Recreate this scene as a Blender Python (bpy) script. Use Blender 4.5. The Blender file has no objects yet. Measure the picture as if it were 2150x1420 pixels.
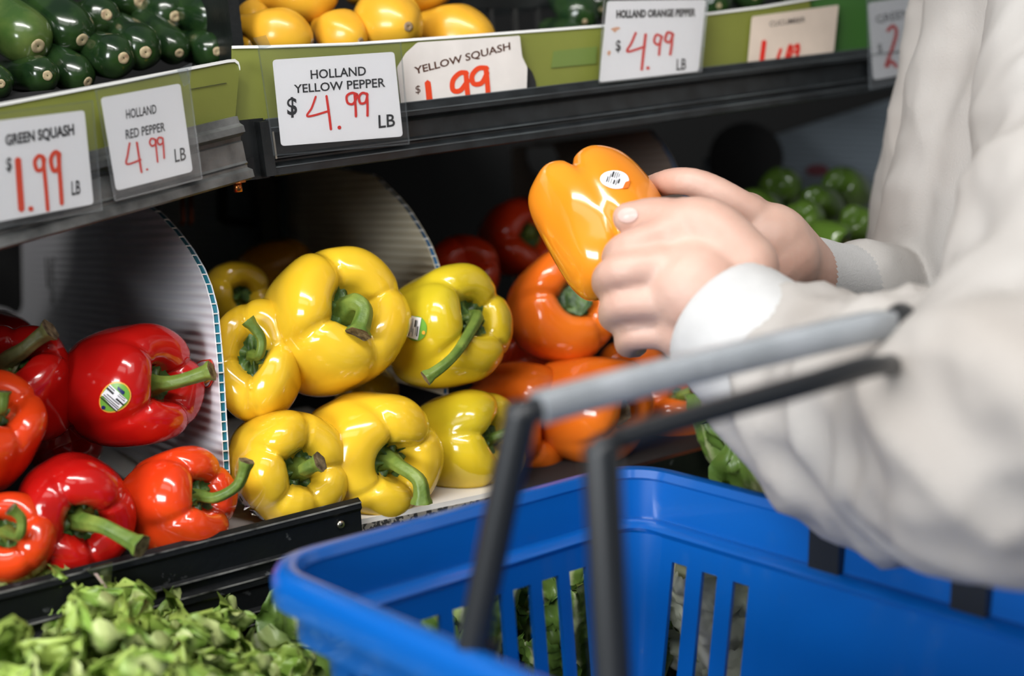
import bpy, bmesh, math, random
from mathutils import Vector, Matrix, noise
from mathutils.geometry import tessellate_polygon
from mathutils.bvhtree import BVHTree
sc = bpy.context.scene
COL = sc.collection
V = Vector
PI = math.pi
# ------------------------------------------------------------------ camera
FP = 2150 * 50 / 36.0
PITCH, ROLL = math.radians(11), math.radians(5)
CAM = V((0, 0, 1.35))
_u0 = V((0, math.sin(PITCH), math.cos(PITCH)))
FW = V((0, math.cos(PITCH), -math.sin(PITCH)))
_r0 = V((1, 0, 0))
RT = (_r0 * math.cos(ROLL) - _u0 * math.sin(ROLL)).normalized()
UP = (_u0 * math.cos(ROLL) + _r0 * math.sin(ROLL)).normalized()
cd = bpy.data.cameras.new('camera'); cam = bpy.data.objects.new('camera', cd); COL.objects.link(cam)
m3 = Matrix((RT, UP, -FW)).transposed()
cam.matrix_world = Matrix.Translation(CAM) @ m3.to_4x4()
cd.lens = 50; cd.sensor_width = 36; cd.clip_start = .02; cd.clip_end = 60
cd.dof.use_dof = True; cd.dof.focus_distance = 1.05; cd.dof.aperture_fstop = 3.0
sc.camera = cam
# ------------------------------------------------------------------ world, lights, exposure
w = bpy.data.worlds.new('store_air'); sc.world = w; w.use_nodes = True
w.node_tree.nodes['Background'].inputs[0].default_value = (.95, .98, 1, 1)
w.node_tree.nodes['Background'].inputs[1].default_value = .12
def area(name, loc, target, sx, sy, power, color=(1, .98, .95)):
    l = bpy.data.lights.new(name, 'AREA'); l.shape = 'RECTANGLE'; l.size = sx; l.size_y = sy; l.energy = power; l.color = color
    o = bpy.data.objects.new(name, l); COL.objects.link(o); o.location = loc
    o.rotation_euler = (V(target) - V(loc)).to_track_quat('-Z', 'Y').to_euler()
    return o
area('aisle_tube_light', (-.35, .25, 2.45), (.0, 1.15, 1.1), 2.2, .16, 32)
area('aisle_tube_light', (-.9, -.6, 2.75), (.0, 1.15, 1.1), 2.6, .5, 8)
area('ceiling_panel_light', (1.2, -.8, 2.9), (.3, 1.1, 1.1), 1.2, 1.2, 7)
area('shop_window_light', (-1.75, -1.35, 1.78), (0, 1.1, 1.1), 1.8, .7, 78, (.95, .98, 1))
vs = sc.view_settings
vs.view_transform = 'Standard'; vs.look = 'None'; vs.exposure = 0.12; vs.gamma = 1; vs.use_curve_mapping = False
# ------------------------------------------------------------------ pixel <-> place
def ray(px, py): return RT * ((px - 1075) / FP) + UP * ((710 - py) / FP) + FW
def P(px, py, d): return CAM + ray(px, py) * d
def onplane(px, py, p0, n, off=0.0):
    r = ray(px, py); t = (p0 - CAM).dot(n) / r.dot(n)
    return CAM + r * t + n * off
TH = math.radians(31)
S = V((math.cos(TH), math.sin(TH), 0)); N = V((-math.sin(TH), math.cos(TH), 0)); Z = V((0, 0, 1))
def lin_d(x0, d0, x1, d1):
    a, b = 1 / d0, 1 / d1
    return lambda px: 1 / (a + (b - a) * (px - x0) / (x1 - x0))
dR = lin_d(545, 1.05, 1850, 1.38)       # front line of the upper right shelf
dL = lin_d(0, .90, 497, 1.03)           # upper left shelf
dB = lin_d(0, .92, 740, 1.05)           # lower shelf
# ------------------------------------------------------------------ materials
MATS = {}
def mat(name, col, rough=.5, metal=0, coat=0, var=0, vscale=20, bump=0, bscale=200, spec=.5, sss=0, col2=None, stretch=None, contrast=(.35, .65)):
    if name in MATS: return MATS[name]
    m = bpy.data.materials.new(name); m.use_nodes = True; nt = m.node_tree; b = nt.nodes['Principled BSDF']
    b.inputs['Base Color'].default_value = (*col, 1); b.inputs['Roughness'].default_value = rough; b.inputs['Metallic'].default_value = metal
    b.inputs['Coat Weight'].default_value = coat; b.inputs['Coat Roughness'].default_value = .06; b.inputs['Specular IOR Level'].default_value = spec
    if sss:
        b.inputs['Subsurface Weight'].default_value = sss; b.inputs['Subsurface Radius'].default_value = (.012, .005, .003); b.inputs['Subsurface Scale'].default_value = 1
    if var or bump or col2:
        tc = nt.nodes.new('ShaderNodeTexCoord'); src = tc.outputs['Object']
        if stretch:
            mp = nt.nodes.new('ShaderNodeMapping'); mp.inputs['Scale'].default_value = stretch; nt.links.new(src, mp.inputs[0]); src = mp.outputs[0]
    if var or col2:
        n = nt.nodes.new('ShaderNodeTexNoise'); n.inputs['Scale'].default_value = vscale; n.inputs['Detail'].default_value = 5; nt.links.new(src, n.inputs['Vector'])
        r = nt.nodes.new('ShaderNodeValToRGB'); r.color_ramp.elements[0].position, r.color_ramp.elements[1].position = contrast
        c2 = col2 or tuple(c * (1 - var) for c in col)
        r.color_ramp.elements[0].color = (*c2, 1); r.color_ramp.elements[1].color = (*col, 1)
        nt.links.new(n.outputs['Fac'], r.inputs[0]); nt.links.new(r.outputs[0], b.inputs['Base Color'])
    if bump:
        n2 = nt.nodes.new('ShaderNodeTexNoise'); n2.inputs['Scale'].default_value = bscale; n2.inputs['Detail'].default_value = 4; nt.links.new(src, n2.inputs['Vector'])
        bp = nt.nodes.new('ShaderNodeBump'); bp.inputs['Strength'].default_value = bump; bp.inputs['Distance'].default_value = .002
        nt.links.new(n2.outputs['Fac'], bp.inputs['Height']); nt.links.new(bp.outputs[0], b.inputs['Normal'])
    MATS[name] = m
    return m
def clear_plastic(name, tint=(1, 1, 1), gloss=.055):
    m = bpy.data.materials.new(name); m.use_nodes = True; nt = m.node_tree; nt.nodes.clear()
    o = nt.nodes.new('ShaderNodeOutputMaterial'); mx = nt.nodes.new('ShaderNodeMixShader'); t = nt.nodes.new('ShaderNodeBsdfTransparent')
    t.inputs[0].default_value = (*tint, 1); g = nt.nodes.new('ShaderNodeBsdfGlossy'); g.inputs['Color'].default_value = (.95, .97, 1, 1); g.inputs['Roughness'].default_value = .16
    f = nt.nodes.new('ShaderNodeLayerWeight'); f.inputs[0].default_value = .35
    ma = nt.nodes.new('ShaderNodeMath'); ma.operation = 'MULTIPLY_ADD'; ma.inputs[1].default_value = .3; ma.inputs[2].default_value = gloss
    nt.links.new(f.outputs['Fresnel'], ma.inputs[0]); nt.links.new(ma.outputs[0], mx.inputs[0])
    nt.links.new(t.outputs[0], mx.inputs[1]); nt.links.new(g.outputs[0], mx.inputs[2]); nt.links.new(mx.outputs[0], o.inputs[0])
    return m
M_black = mat('black_plastic', (.012, .014, .015), .38, var=.5, vscale=30, bump=.15, bscale=300)
M_rail = mat('black_rail', (.016, .019, .021), .36, var=.5, vscale=60, bump=.12, bscale=250)
M_worn = mat('worn_black_rail', (.005, .006, .007), .42, spec=.3, col2=(.09, .095, .10), vscale=70, bump=.2, bscale=220, contrast=(.27, .36), stretch=(1, 1, 1))
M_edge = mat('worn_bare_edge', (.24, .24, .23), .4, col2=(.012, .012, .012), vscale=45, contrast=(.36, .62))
M_scuff = mat('scuffed_grey_rail', (.19, .195, .19), .42, metal=.35, col2=(.06, .062, .062), vscale=40, bump=.2, bscale=200)
M_dark = mat('dark_interior', (.012, .012, .013), .8)
M_back = mat('dark_back_panel', (.018, .021, .025), .7)
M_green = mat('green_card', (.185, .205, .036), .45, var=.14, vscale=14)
M_green2 = mat('darker_green_card', (.14, .20, .045), .45, var=.12, vscale=14)
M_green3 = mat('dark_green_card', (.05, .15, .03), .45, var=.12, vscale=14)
M_white = mat('white_edge', (.8, .8, .78), .5)
M_card = mat('white_card', (.80, .80, .82), .35)
M_oldcard = mat('yellowed_card', (.70, .66, .63), .45, var=.1, vscale=30)
M_beige = mat('beige_card', (.66, .55, .46), .5, var=.1, vscale=30)
M_ink = mat('black_ink', (.012, .012, .014), .5)
M_brown = mat('brown_ink', (.07, .025, .012), .5)
M_red = mat('red_marker', (.62, .022, .012), .45)
M_redo = mat('orange_red_marker', (.68, .05, .008), .45)
M_sleeve = clear_plastic('clear_sleeve')
M_tape = clear_plastic('clear_tape', tint=(.93, .95, .96), gloss=.14)
M_brass = mat('brass', (.55, .2, .06), .3, metal=1)
M_copper = mat('copper_tube', (.2, .06, .03), .3, metal=.8)
M_steel = mat('steel', (.5, .47, .4), .3, metal=1)
M_calyx = mat('calyx_green', (.10, .19, .04), .42, col2=(.022, .06, .012), vscale=120, bump=.5, bscale=160)
M_stem = mat('stem_green', (.19, .26, .045), .45, col2=(.075, .14, .02), vscale=50, bump=.35, bscale=180)
M_stemb = mat('brownish_stem', (.13, .13, .04), .5, col2=(.05, .055, .015), vscale=60, bump=.35, bscale=180)
M_tip = mat('dry_stem_tip', (.26, .2, .11), .7, col2=(.05, .03, .015), vscale=160, bump=.6, bscale=300)
def pepper_mat(name, col, col2, rough=.16):
    return mat(name, col, rough, coat=.5, col2=col2, vscale=9, bump=.035, bscale=70, spec=.5, contrast=(.3, .6))
PY = pepper_mat('yellow_pepper_skin', (.80, .52, .03), (.74, .45, .02))
PYG = pepper_mat('yellow_green_pepper_skin', (.70, .49, .02), (.50, .42, .018))
PYD = pepper_mat('amber_pepper_skin', (.62, .28, .01), (.55, .22, .01))
PR = pepper_mat('red_pepper_skin', (.52, .009, .006), (.40, .005, .005))
PRO = pepper_mat('orange_red_pepper_skin', (.74, .058, .008), (.62, .028, .006))
PO = pepper_mat('orange_pepper_skin', (.84, .185, .014), (.78, .13, .010))
POH = pepper_mat('light_orange_pepper_skin', (.83, .28, .018), (.78, .22, .012))
PG = pepper_mat('green_pepper_skin', (.13, .23, .035), (.06, .13, .015))
# ------------------------------------------------------------------ objects
ORG = {}
def link(o): COL.objects.link(o); return o
def thing(name, label, cat, loc, group=None, kind=None):
    o = link(bpy.data.objects.new(name, None)); o.empty_display_size = .02; o.location = loc; ORG[o] = V(loc)
    o['label'] = label; o['category'] = cat
    if group: o['group'] = group
    if kind: o['kind'] = kind
    return o
def mesh(name, verts, faces, mats, parent=None, smooth=True, midx=None, label=None, uvs=None, sharp=None):
    """verts in world space"""
    me = bpy.data.meshes.new(name)
    off = ORG[parent] if parent is not None else V((0, 0, 0))
    if parent is None:
        lo = V((min(v[i] for v in verts) for i in range(3))); hi = V((max(v[i] for v in verts) for i in range(3)))
        off = V(((lo.x + hi.x) / 2, (lo.y + hi.y) / 2, lo.z))
    me.from_pydata([tuple(V(v) - off) for v in verts], [], [tuple(f) for f in faces])
    for mm in (mats if isinstance(mats, (list, tuple)) else [mats]): me.materials.append(mm)
    me.polygons.foreach_set('use_smooth', [smooth] * len(me.polygons))
    if midx: me.polygons.foreach_set('material_index', midx)
    if uvs:
        ul = me.uv_layers.new(name='UVMap'); 
        for l in me.loops: ul.data[l.index].uv = uvs[l.vertex_index]
    bm = bmesh.new(); bm.from_mesh(me); bmesh.ops.recalc_face_normals(bm, faces=bm.faces); bm.to_mesh(me); bm.free()
    if smooth and sharp: me.set_sharp_from_angle(angle=math.radians(sharp))
    me.update()
    o = link(bpy.data.objects.new(name, me)); ORG[o] = off
    if parent is not None: o.parent = parent
    else: o.location = off
    if label: o['label'] = label
    return o
def tag(o, label, cat, group=None, kind=None):
    o['label'] = label; o['category'] = cat
    if group: o['group'] = group
    if kind: o['kind'] = kind
    return o
class MB:
    """collects several shapes into one mesh"""
    def __init__(s): s.v = []; s.f = []; s.m = []; s.uv = []
    def add(s, v, f, m=0):
        b = len(s.v); s.v += [V(x) for x in v]; s.f += [tuple(i + b for i in q) for q in f]; s.m += [m] * len(f)
    def obj(s, name, mats, parent=None, smooth=True, label=None, sharp=35): return mesh(name, s.v, s.f, mats, parent, smooth, s.m, label, None, sharp)
BOXF = [(0, 1, 2, 3), (7, 6, 5, 4), (0, 4, 5, 1), (1, 5, 6, 2), (2, 6, 7, 3), (3, 7, 4, 0)]
def box(c, ex, ey, ez):
    """ex ey ez: half-extent vectors"""
    return [c - ex - ey - ez, c + ex - ey - ez, c + ex + ey - ez, c - ex + ey - ez, c - ex - ey + ez, c + ex - ey + ez, c + ex + ey + ez, c - ex + ey + ez], BOXF
def catmull(pts, n):
    out = []; k = len(pts)
    isnum = not isinstance(pts[0], Vector)
    for i in range(n):
        t = i / (n - 1) * (k - 1); j = min(int(t), k - 2); u = t - j
        p = [pts[max(0, min(k - 1, j + q))] for q in (-1, 0, 1, 2)]
        a = p[1] * 2; b = p[2] - p[0]; c = p[0] * 2 - p[1] * 5 + p[2] * 4 - p[3]; d = p[1] * 3 - p[0] - p[2] * 3 + p[3]
        out.append((a + b * u + c * (u * u) + d * (u * u * u)) * .5)
    return out
def frames(pts):
    T = [(pts[min(i + 1, len(pts) - 1)] - pts[max(i - 1, 0)]).normalized() for i in range(len(pts))]
    a = V((0, 0, 1)) if abs(T[0].z) < .9 else V((1, 0, 0))
    x = (a - T[0] * a.dot(T[0])).normalized(); out = []
    for t in T:
        x = (x - t * x.dot(t)).normalized(); out.append((t, x, t.cross(x)))
    return out
def tube(pts, rad, seg=12, ridges=0, ramp=.0, round_ends=False, caps=True):
    """loft of circles along pts; rad: per-point radius; returns verts, faces, capfaces(start,end)"""
    pts = [V(p) for p in pts]; rad = list(rad)
    if round_ends:
        t0 = (pts[0] - pts[1]).normalized(); t1 = (pts[-1] - pts[-2]).normalized(); a0, a1 = pts[0], pts[-1]; r0, r1 = rad[0], rad[-1]
        pre = [(a0 + t0 * r0 * math.sin(a), r0 * math.cos(a)) for a in (1.45, 1.1, .7, .35)]
        post = [(a1 + t1 * r1 * math.sin(a), r1 * math.cos(a)) for a in (.35, .7, 1.1, 1.45)]
        pts = [p for p, _ in pre] + pts + [p for p, _ in post]; rad = [r for _, r in pre] + rad + [r for _, r in post]
    fr = frames(pts); v = []; f = []
    for p, r, (t, x, y) in zip(pts, rad, fr):
        for i in range(seg):
            a = 2 * PI * i / seg; rr = r * (1 + ramp * math.cos(ridges * a)) if ridges else r
            v.append(p + (x * math.cos(a) + y * math.sin(a)) * rr)
    for k in range(len(pts) - 1):
        for i in range(seg):
            j = (i + 1) % seg; f.append((k * seg + i, k * seg + j, (k + 1) * seg + j, (k + 1) * seg + i))
    if caps: f.append(tuple(range(seg - 1, -1, -1))); f.append(tuple((len(pts) - 1) * seg + i for i in range(seg)))
    return v, f
def grid_faces(nu, nv, closed_u=False):
    f = []
    for j in range(nv - 1):
        for i in range(nu if closed_u else nu - 1):
            i2 = (i + 1) % nu; f.append((j * nu + i, j * nu + i2, (j + 1) * nu + i2, (j + 1) * nu + i))
    return f
def extrude_poly(poly, n, th):
    """closed polygon of points, thickened by th along n"""
    k = len(poly); v = list(poly) + [p + n * th for p in poly]
    f = [tuple(range(k - 1, -1, -1)), tuple(range(k, 2 * k))] + [(i, (i + 1) % k, k + (i + 1) % k, k + i) for i in range(k)]
    return v, f
def round_quad(q, r, seg=4):
    """rounded corners of a 2-D polygon"""
    out = []; k = len(q)
    for i in range(k):
        a, b, c = V(q[i - 1]).to_2d(), V(q[i]).to_2d(), V(q[(i + 1) % k]).to_2d()
        u = (a - b).normalized() * r; w_ = (c - b).normalized() * r
        for j in range(seg + 1):
            t = j / seg; out.append(b + u * (1 - t) ** 2 + w_ * t ** 2)
    return out
# ================================================================== SETTING
def plane_obj(name, c, ex, ey, m, kind='structure'):
    o = mesh(name, [c - ex - ey, c + ex - ey, c + ex + ey, c - ex + ey], [(0, 1, 2, 3)], m, None, False); o['kind'] = kind; return o
plane_obj('floor', V((0, 1, 0)), V((5, 0, 0)), V((0, 5, 0)), mat('store_floor', (.30, .29, .27), .35, var=.2, vscale=4))
FRONT = P(700, 700, dR(700)); FRONT.z = 0
b_c = FRONT + N * 1.10 + Z * 1.3
plane_obj('wall_back', b_c, S * 2.6, Z * 1.3, mat('dark_case_wall', (.007, .0075, .008), .8))
# ================================================================== SHELVES
def rail_frame(A, B):
    t = (B - A).normalized(); out = V((t.y, -t.x, 0)).normalized(); up = out.cross(t)
    if up.z < 0: up = -up
    return t, out, up
def rail(name, A, B, prof, m, parent, midx=None):
    t, out, up = rail_frame(A, B); k = len(prof)
    v = [A + out * a + up * b for a, b in prof] + [B + out * a + up * b for a, b in prof]
    f = [(i, (i + 1) % k, k + (i + 1) % k, k + i) for i in range(k)] + [tuple(range(k)), tuple(range(2 * k - 1, k - 1, -1))]
    return mesh(name, v, f, m, parent, False)
def deck(name, A, B, depth, th, m, parent, drop=0.0, back=0.0):
    t, out, up = rail_frame(A, B)
    q = [A - out * back - Z * drop, B - out * back - Z * drop, B - out * depth - Z * drop, A - out * depth - Z * drop]
    v, f = extrude_poly(q, V((0, 0, -1)), th); return mesh(name, v, f, m, parent, False)
def cyl(a, b, r, seg=12): return tube([a, b], [r, r], seg)
# upper right shelf
A, B = P(552, 260, dR(552)), P(1990, 88, dR(1990)); RA, RB = A, B
t_, out_, up_ = rail_frame(A, B)
sh = thing('display_shelf', 'black shelf holding the yellow squash with a ribbed price rail', 'shelf', A - Z * .04)
profR = [(0, 0), (.002, .003), (.006, .003), (.011, -.003), (.011, -.007), (.005, -.010), (.004, -.0115), (.004, -.0235), (.0065, -.025), (.0065, -.0265), (.0045, -.0275), (.0045, -.029), (.010, -.031), (.011, -.032), (.011, -.038), (.009, -.039), (-.004, -.039), (-.004, 0)]
rail('front_rail', A, B, profR, M_rail, sh)
deck('deck', A, B, 1.04, .012, M_dark, sh, drop=.026, back=.003)
for o_, u_ in ((.0062, .0032), (.0112, -.0032), (.0068, -.0257), (.0112, -.0322)):  # pale strips paint a highlight along the rail ridges
    p_ = A + out_ * o_ + up_ * u_; q_ = B + out_ * o_ + up_ * u_; v, f = box((p_ + q_) / 2, (q_ - p_) / 2, out_ * .0004, up_ * .0004); mesh('edge_wear_highlight', v, f, mat('rail_edge_highlight', (.12, .14, .145), .35, col2=(.05, .055, .06), vscale=12), sh, False)
v, f = box(A + out_ * .004 - up_ * .018 - t_ * .0035, t_ * .004, out_ * .0085, up_ * .020); o = mesh('end_cap', v, f, M_black, sh, False)
v, f = box(A + out_ * .0125 - up_ * .016 + t_ * .0015, t_ * .0007, out_ * .001, up_ * .010); mesh('end_slot', v, f, M_steel, sh, False)
# upper left shelf
A, B = P(-900, 586, dL(-900)), P(491, 250, dL(491))
t_, out_, up_ = rail_frame(A, B); LA, LB = A, B
sh = thing('display_shelf', 'worn grey edged shelf under the green zucchini, nearest the corner', 'shelf', A - Z * .045)
profL = [(0, 0), (.001, .002), (.005, .002), (.006, -.003), (.010, -.005), (.0105, -.0095), (.004, -.0125), (.003, -.0155), (.0045, -.0165), (.0045, -.0305), (.006, -.032), (.0045, -.0335), (.0045, -.0355), (.010, -.037), (.0105, -.0425), (.003, -.045), (-.005, -.045), (-.005, 0)]
rail('front_rail', A, B, profL, M_scuff, sh)
deck('deck', A, B + t_ * .02, 1.04, .012, M_dark, sh, drop=.031, back=.004)
c = P(497, 374, dL(497) - .0); v, f = cyl(c + Z * .0035, c - Z * .0035, .0062, 6); mesh('brass_nut', v, f, M_brass, sh, False, label='orange brass hexagon nut')
v, f = cyl(c - Z * .0035, c - Z * .010, .0032, 10); mesh('bolt_end', v, f, M_brass, sh)
lw = LA - S * .03 + N * .56; lw.z = 1.35; plane_obj('wall_left_light_block', lw, N * .54, Z * .6, MATS['dark_case_wall'])  # unseen end panel, added to keep ambient light out from the left
# upright between the two
up_c = P(520, 320, dL(500) + .035)
post = thing('shelf_upright', 'black steel upright in the gap between both upper shelves', 'upright', V((P(556, 420, 1.50).x, P(556, 420, 1.50).y, .0)))
q = P(556, 420, 1.50); v, f = box(V((q.x, q.y, .70)), S * .011, N * .010, Z * .70); mesh('column', v, f, M_black, post, False)
v, f = box((P(520, 300, dL(500) + .03) + V((q.x, q.y, P(520, 300, dL(500)).z))) / 2, S * .006, (V((q.x, q.y, 0)) - V((up_c.x, up_c.y, 0))) / 2, Z * .012); mesh('arm', v, f, M_black, post, False)
v, f = box(P(518, 315, dL(500) + .018), S * .014, N * .004, Z * .022); mesh('bracket', v, f, M_black, post, False)
for yy in (317, 345):
    c = P(501, yy, dL(500) + .013); v, f = cyl(c, c - N * .002, .0018, 10); mesh('screw', v, f, M_steel, post)
# lower shelf
A, B = P(-900, 1465, dB(-900)), P(748, 1053, dB(748)); BA, BB = A, B
t_, out_, up_ = rail_frame(A, B); LT, LOUT, LUP = t_, out_, up_
sh = thing('display_shelf', 'scraped black lower shelf rail in front of the red peppers', 'shelf', A - Z * .07)
profB = [(0, 0), (.001, .003), (.004, .004), (.008, .002), (.009, -.003), (.006, -.006), (.005, -.023), (.0075, -.025), (.0075, -.0265), (.004, -.028), (.004, -.032), (.0085, -.035), (.009, -.040), (.006, -.043), (.007, -.056), (.010, -.058), (.010, -.0595), (.007, -.0605), (.010, -.064), (.010, -.067), (0, -.068), (-.004, -.068), (-.004, 0)]
rail('front_rail', A, B, profB, M_worn, sh)
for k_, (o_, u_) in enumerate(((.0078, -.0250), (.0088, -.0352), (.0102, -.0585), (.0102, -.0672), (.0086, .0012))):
    p_ = A + out_ * o_ + up_ * u_; q_ = B + out_ * o_ + up_ * u_; v, f = box((p_ + q_) / 2, (q_ - p_) / 2, out_ * .0005, up_ * .0005); mesh('edge_wear_highlight', v, f, M_edge, sh, False)
c = onplane(715, 1101, A + out_ * .0065, out_); v, f = tube([c, c + out_ * .0015], [.0032, .0028], 14); mesh('rivet', v, f, M_steel, sh)
v, f = cyl(c + out_ * .0014, c + out_ * .0018, .0012, 10); mesh('rivet_hole', v, f, M_black, sh)
EXT = B + t_ * .75; EXS = B + t_ * .42
deck('deck', A, EXT, .55, .014, M_dark, sh, drop=.030, back=.006)
v, f = box((A + EXS) / 2 - out_ * .012 - Z * .16, t_ * ((EXS - A).length / 2), out_ * .004, Z * .125); mesh('front_skirt', v, f, M_dark, sh, False)
v, f = box((B + EXS) / 2 - Z * .048 - out_ * .002, t_ * .21, out_ * .004, Z * .018); mesh('lower_rail', v, f, M_worn, sh, False)
# clear tag hook on the lower rail
hk = thing('tag_hook', 'clear plastic tag hook clipped over the black lower rail', 'hook', onplane(205, 1195, A + out_ * .009, out_))
pl = A + out_ * .0115
q = [onplane(x, y, pl, out_) for x, y in [(178, 1196), (212, 1186), (236, 1180), (232, 1246), (214, 1222)]]
v, f = extrude_poly(q, out_, .0008); mesh('hook_plate', v, f, M_tape, hk, False)
q = [onplane(x, y, pl, out_, .001) for x, y in [(196, 1205), (203, 1203), (232, 1244), (228, 1247)]]
v, f = extrude_poly(q, out_, .001); mesh('fold_edge', v, f, mat('pinkish_plastic', (.5, .38, .34), .3), hk, False)
# bottom salad tier
TIERZ = .835
tier = thing('salad_tier', 'black bottom tier under the lettuces in front of the shelf', 'shelf', V((A.x, A.y, TIERZ)))
q = [A + out_ * .30, EXS + out_ * .30, EXS, A]; q = [V((p.x, p.y, TIERZ)) for p in q]
v, f = extrude_poly(q, -Z, .02); mesh('tray', v, f, M_dark, tier, False)
q = [A + out_ * .30, B - t_ * .10 + out_ * .30, B - t_ * .10 + out_ * .02, A + out_ * .02]; q = [V((p.x, p.y, .88)) for p in q]
v, f = extrude_poly(q, -Z, .045); mesh('raised_tray', v, f, M_dark, tier, False)
q0 = [A + out_ * .30, EXS + out_ * .30, EXS + out_ * .32, A + out_ * .32]; q0 = [V((p.x, p.y, TIERZ + .02)) for p in q0]
v, f = extrude_poly(q0, -Z, .84); mesh('front_panel', v, f, M_dark, tier, False)
# ================================================================== GREEN CARD STRIPS
def card_strip(name, label, pts_top, pts_bot, dfun, off, m, r=0):
    top = [P(x, y, dfun(x) + off) for x, y in pts_top]; bot = [P(x, y, dfun(x) + off) for x, y in pts_bot]
    c = (top[0] + bot[-1]) / 2
    th = thing(name, label, 'shelf card', bot[0])
    v, f = extrude_poly(top + bot[::-1], N, .0012); mesh('panel', v, f, m, th, False)
    mb = MB()
    for a, b in zip(top[:-1], top[1:]):
        d = (b - a) / 2; n2 = -N
        bx, bf = box((a + b) / 2 + n2 * .0002 - UP * .0008, d, n2 * .0011, UP * .0011); mb.add(bx, bf)
    mb.obj('white_edge', M_white, th, False)
    return th
left_card = card_strip('shelf_card', 'olive green card strip with rounded end below the zucchini',
    [(-60, 231), (0, 217), (250, 170), (400, 141), (478, 126), (492, 125), (500, 131), (503, 142)], [(-60, 400), (250, 330), (420, 290), (492, 268)], dL, .004, M_green)
right_card = card_strip('shelf_card', 'long green card strip with white top edge under yellow squash',
    [(487, 97), (560, 96), (740, 90), (1000, 72), (1270, 52), (1480, 28), (1600, 13), (1700, -4)], [(487, 296), (560, 296), (740, 262), (1000, 222), (1270, 195), (1480, 165), (1600, 150), (1712, 138)], dR, .004, M_green)
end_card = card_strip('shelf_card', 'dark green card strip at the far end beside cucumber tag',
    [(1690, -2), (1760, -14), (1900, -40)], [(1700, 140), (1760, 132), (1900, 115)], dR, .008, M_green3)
# darker stuck-on patch and dark hand hole on the long strip
def flat(parent, name, px, p0, n, off, m, th=.0004, rad=0):
    q = round_quad(px, rad) if rad else px
    v, f = extrude_poly([onplane(a[0], a[1], p0, n, off) for a in q], n, th); return mesh(name, v, f, m, parent, False)
def fitplane(px, d):
    a, b, c = (P(x, y, dd) for (x, y), dd in zip(px, d)); n = (b - a).cross(c - a).normalized()
    if n.dot(CAM - a) < 0: n = -n
    return a, n
def cardplane(x0, x1, dfun, off):
    return fitplane([(x0, 80), (x1, 80), ((x0 + x1) / 2, 300)], [dfun(x0) + off, dfun(x1) + off, dfun((x0 + x1) / 2) + off])
p0, n0 = cardplane(1000, 1270, dR, .004)
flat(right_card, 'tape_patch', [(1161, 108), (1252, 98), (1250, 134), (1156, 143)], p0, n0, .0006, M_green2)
flat(right_card, 'hand_hole', [(1107, 141), (1116, 152), (1123, 172), (1125, 191), (1106, 194), (1102, 175), (1102, 155)], p0, n0, .0008, M_dark)
p0, n0 = cardplane(380, 497, dL, .004)
flat(left_card, 'fine_print', [(398, 187.3), (474, 174), (474, 175.3), (398, 188.6)], p0, n0, .0006, M_ink)
# ================================================================== PRICE TAGS
def text_geo(s, bold=0.0):
    cu = bpy.data.curves.new('lettering', 'FONT'); cu.body = s; cu.offset = bold; cu.resolution_u = 3
    o = bpy.data.objects.new('lettering', cu); COL.objects.link(o)
    dg = bpy.context.evaluated_depsgraph_get(); dg.update(); me = o.evaluated_get(dg).to_mesh()
    v = [V((p.co.x, p.co.y)) for p in me.vertices]; f = [tuple(p.vertices) for p in me.polygons]
    o.evaluated_get(dg).to_mesh_clear(); bpy.data.objects.remove(o); bpy.data.curves.remove(cu)
    x0 = min(a.x for a in v); x1 = max(a.x for a in v); y0 = min(a.y for a in v); y1 = max(a.y for a in v)
    return [((a.x - x0) / (x1 - x0), (a.y - y0) / (y1 - y0)) for a in v], f
def bil(q, u, v):
    tl, tr, br, bl = q
    t = V(tl) * (1 - u) + V(tr) * u; b = V(bl) * (1 - u) + V(br) * u
    return b * (1 - v) + t * v
def print_text(parent, name, s, q, p0, n, off, m, bold=0.0):
    uv, f = text_geo(s, bold)
    return mesh(name, [onplane(*bil(q, a, b), p0, n, off) for a, b in uv], f, m, parent, False)
def stroke2d(pts, wd):
    pts = [V(p) for p in pts]
    if len(pts) > 2: pts = [p.to_2d() for p in catmull([V((p.x, p.y, 0)) for p in pts], len(pts) * 5)]
    quads = []
    L, R = [], []
    for i, p in enumerate(pts):
        t = (pts[min(i + 1, len(pts) - 1)] - pts[max(i - 1, 0)]).normalized(); nn = V((-t.y, t.x)) * wd / 2
        L.append(p + nn); R.append(p - nn)
    t0 = (pts[0] - pts[1]).normalized() * wd * .4; t1 = (pts[-1] - pts[-2]).normalized() * wd * .4
    return [pts[0] + t0] + L + [pts[-1] + t1] + R[::-1], len(L)
def strokes(parent, name, lines, p0, n, off, m):
    mb = MB(); k = 0
    for pts, wd in lines:
        if len(pts) == 1:
            c = V(pts[0]); v = [c + V((math.cos(a * PI / 6), math.sin(a * PI / 6))) * wd / 2 for a in range(12)]; f = [tuple(range(12))]
        else:
            v, l = stroke2d(pts, wd); tot = len(v)
            # v: 0 tip, 1..l left, l+1 tip, l+2.. right reversed
            f = [(0, 1, tot - 1)] + [(1 + i, 2 + i, tot - 2 - i, tot - 1 - i) for i in range(l - 1)] + [(l, l + 1, l + 2)]
        mb.add([onplane(a[0], a[1], p0, n, off + k * .00004) for a in v], f); k += 1
    return mb.obj(name, m, parent, False)
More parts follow.
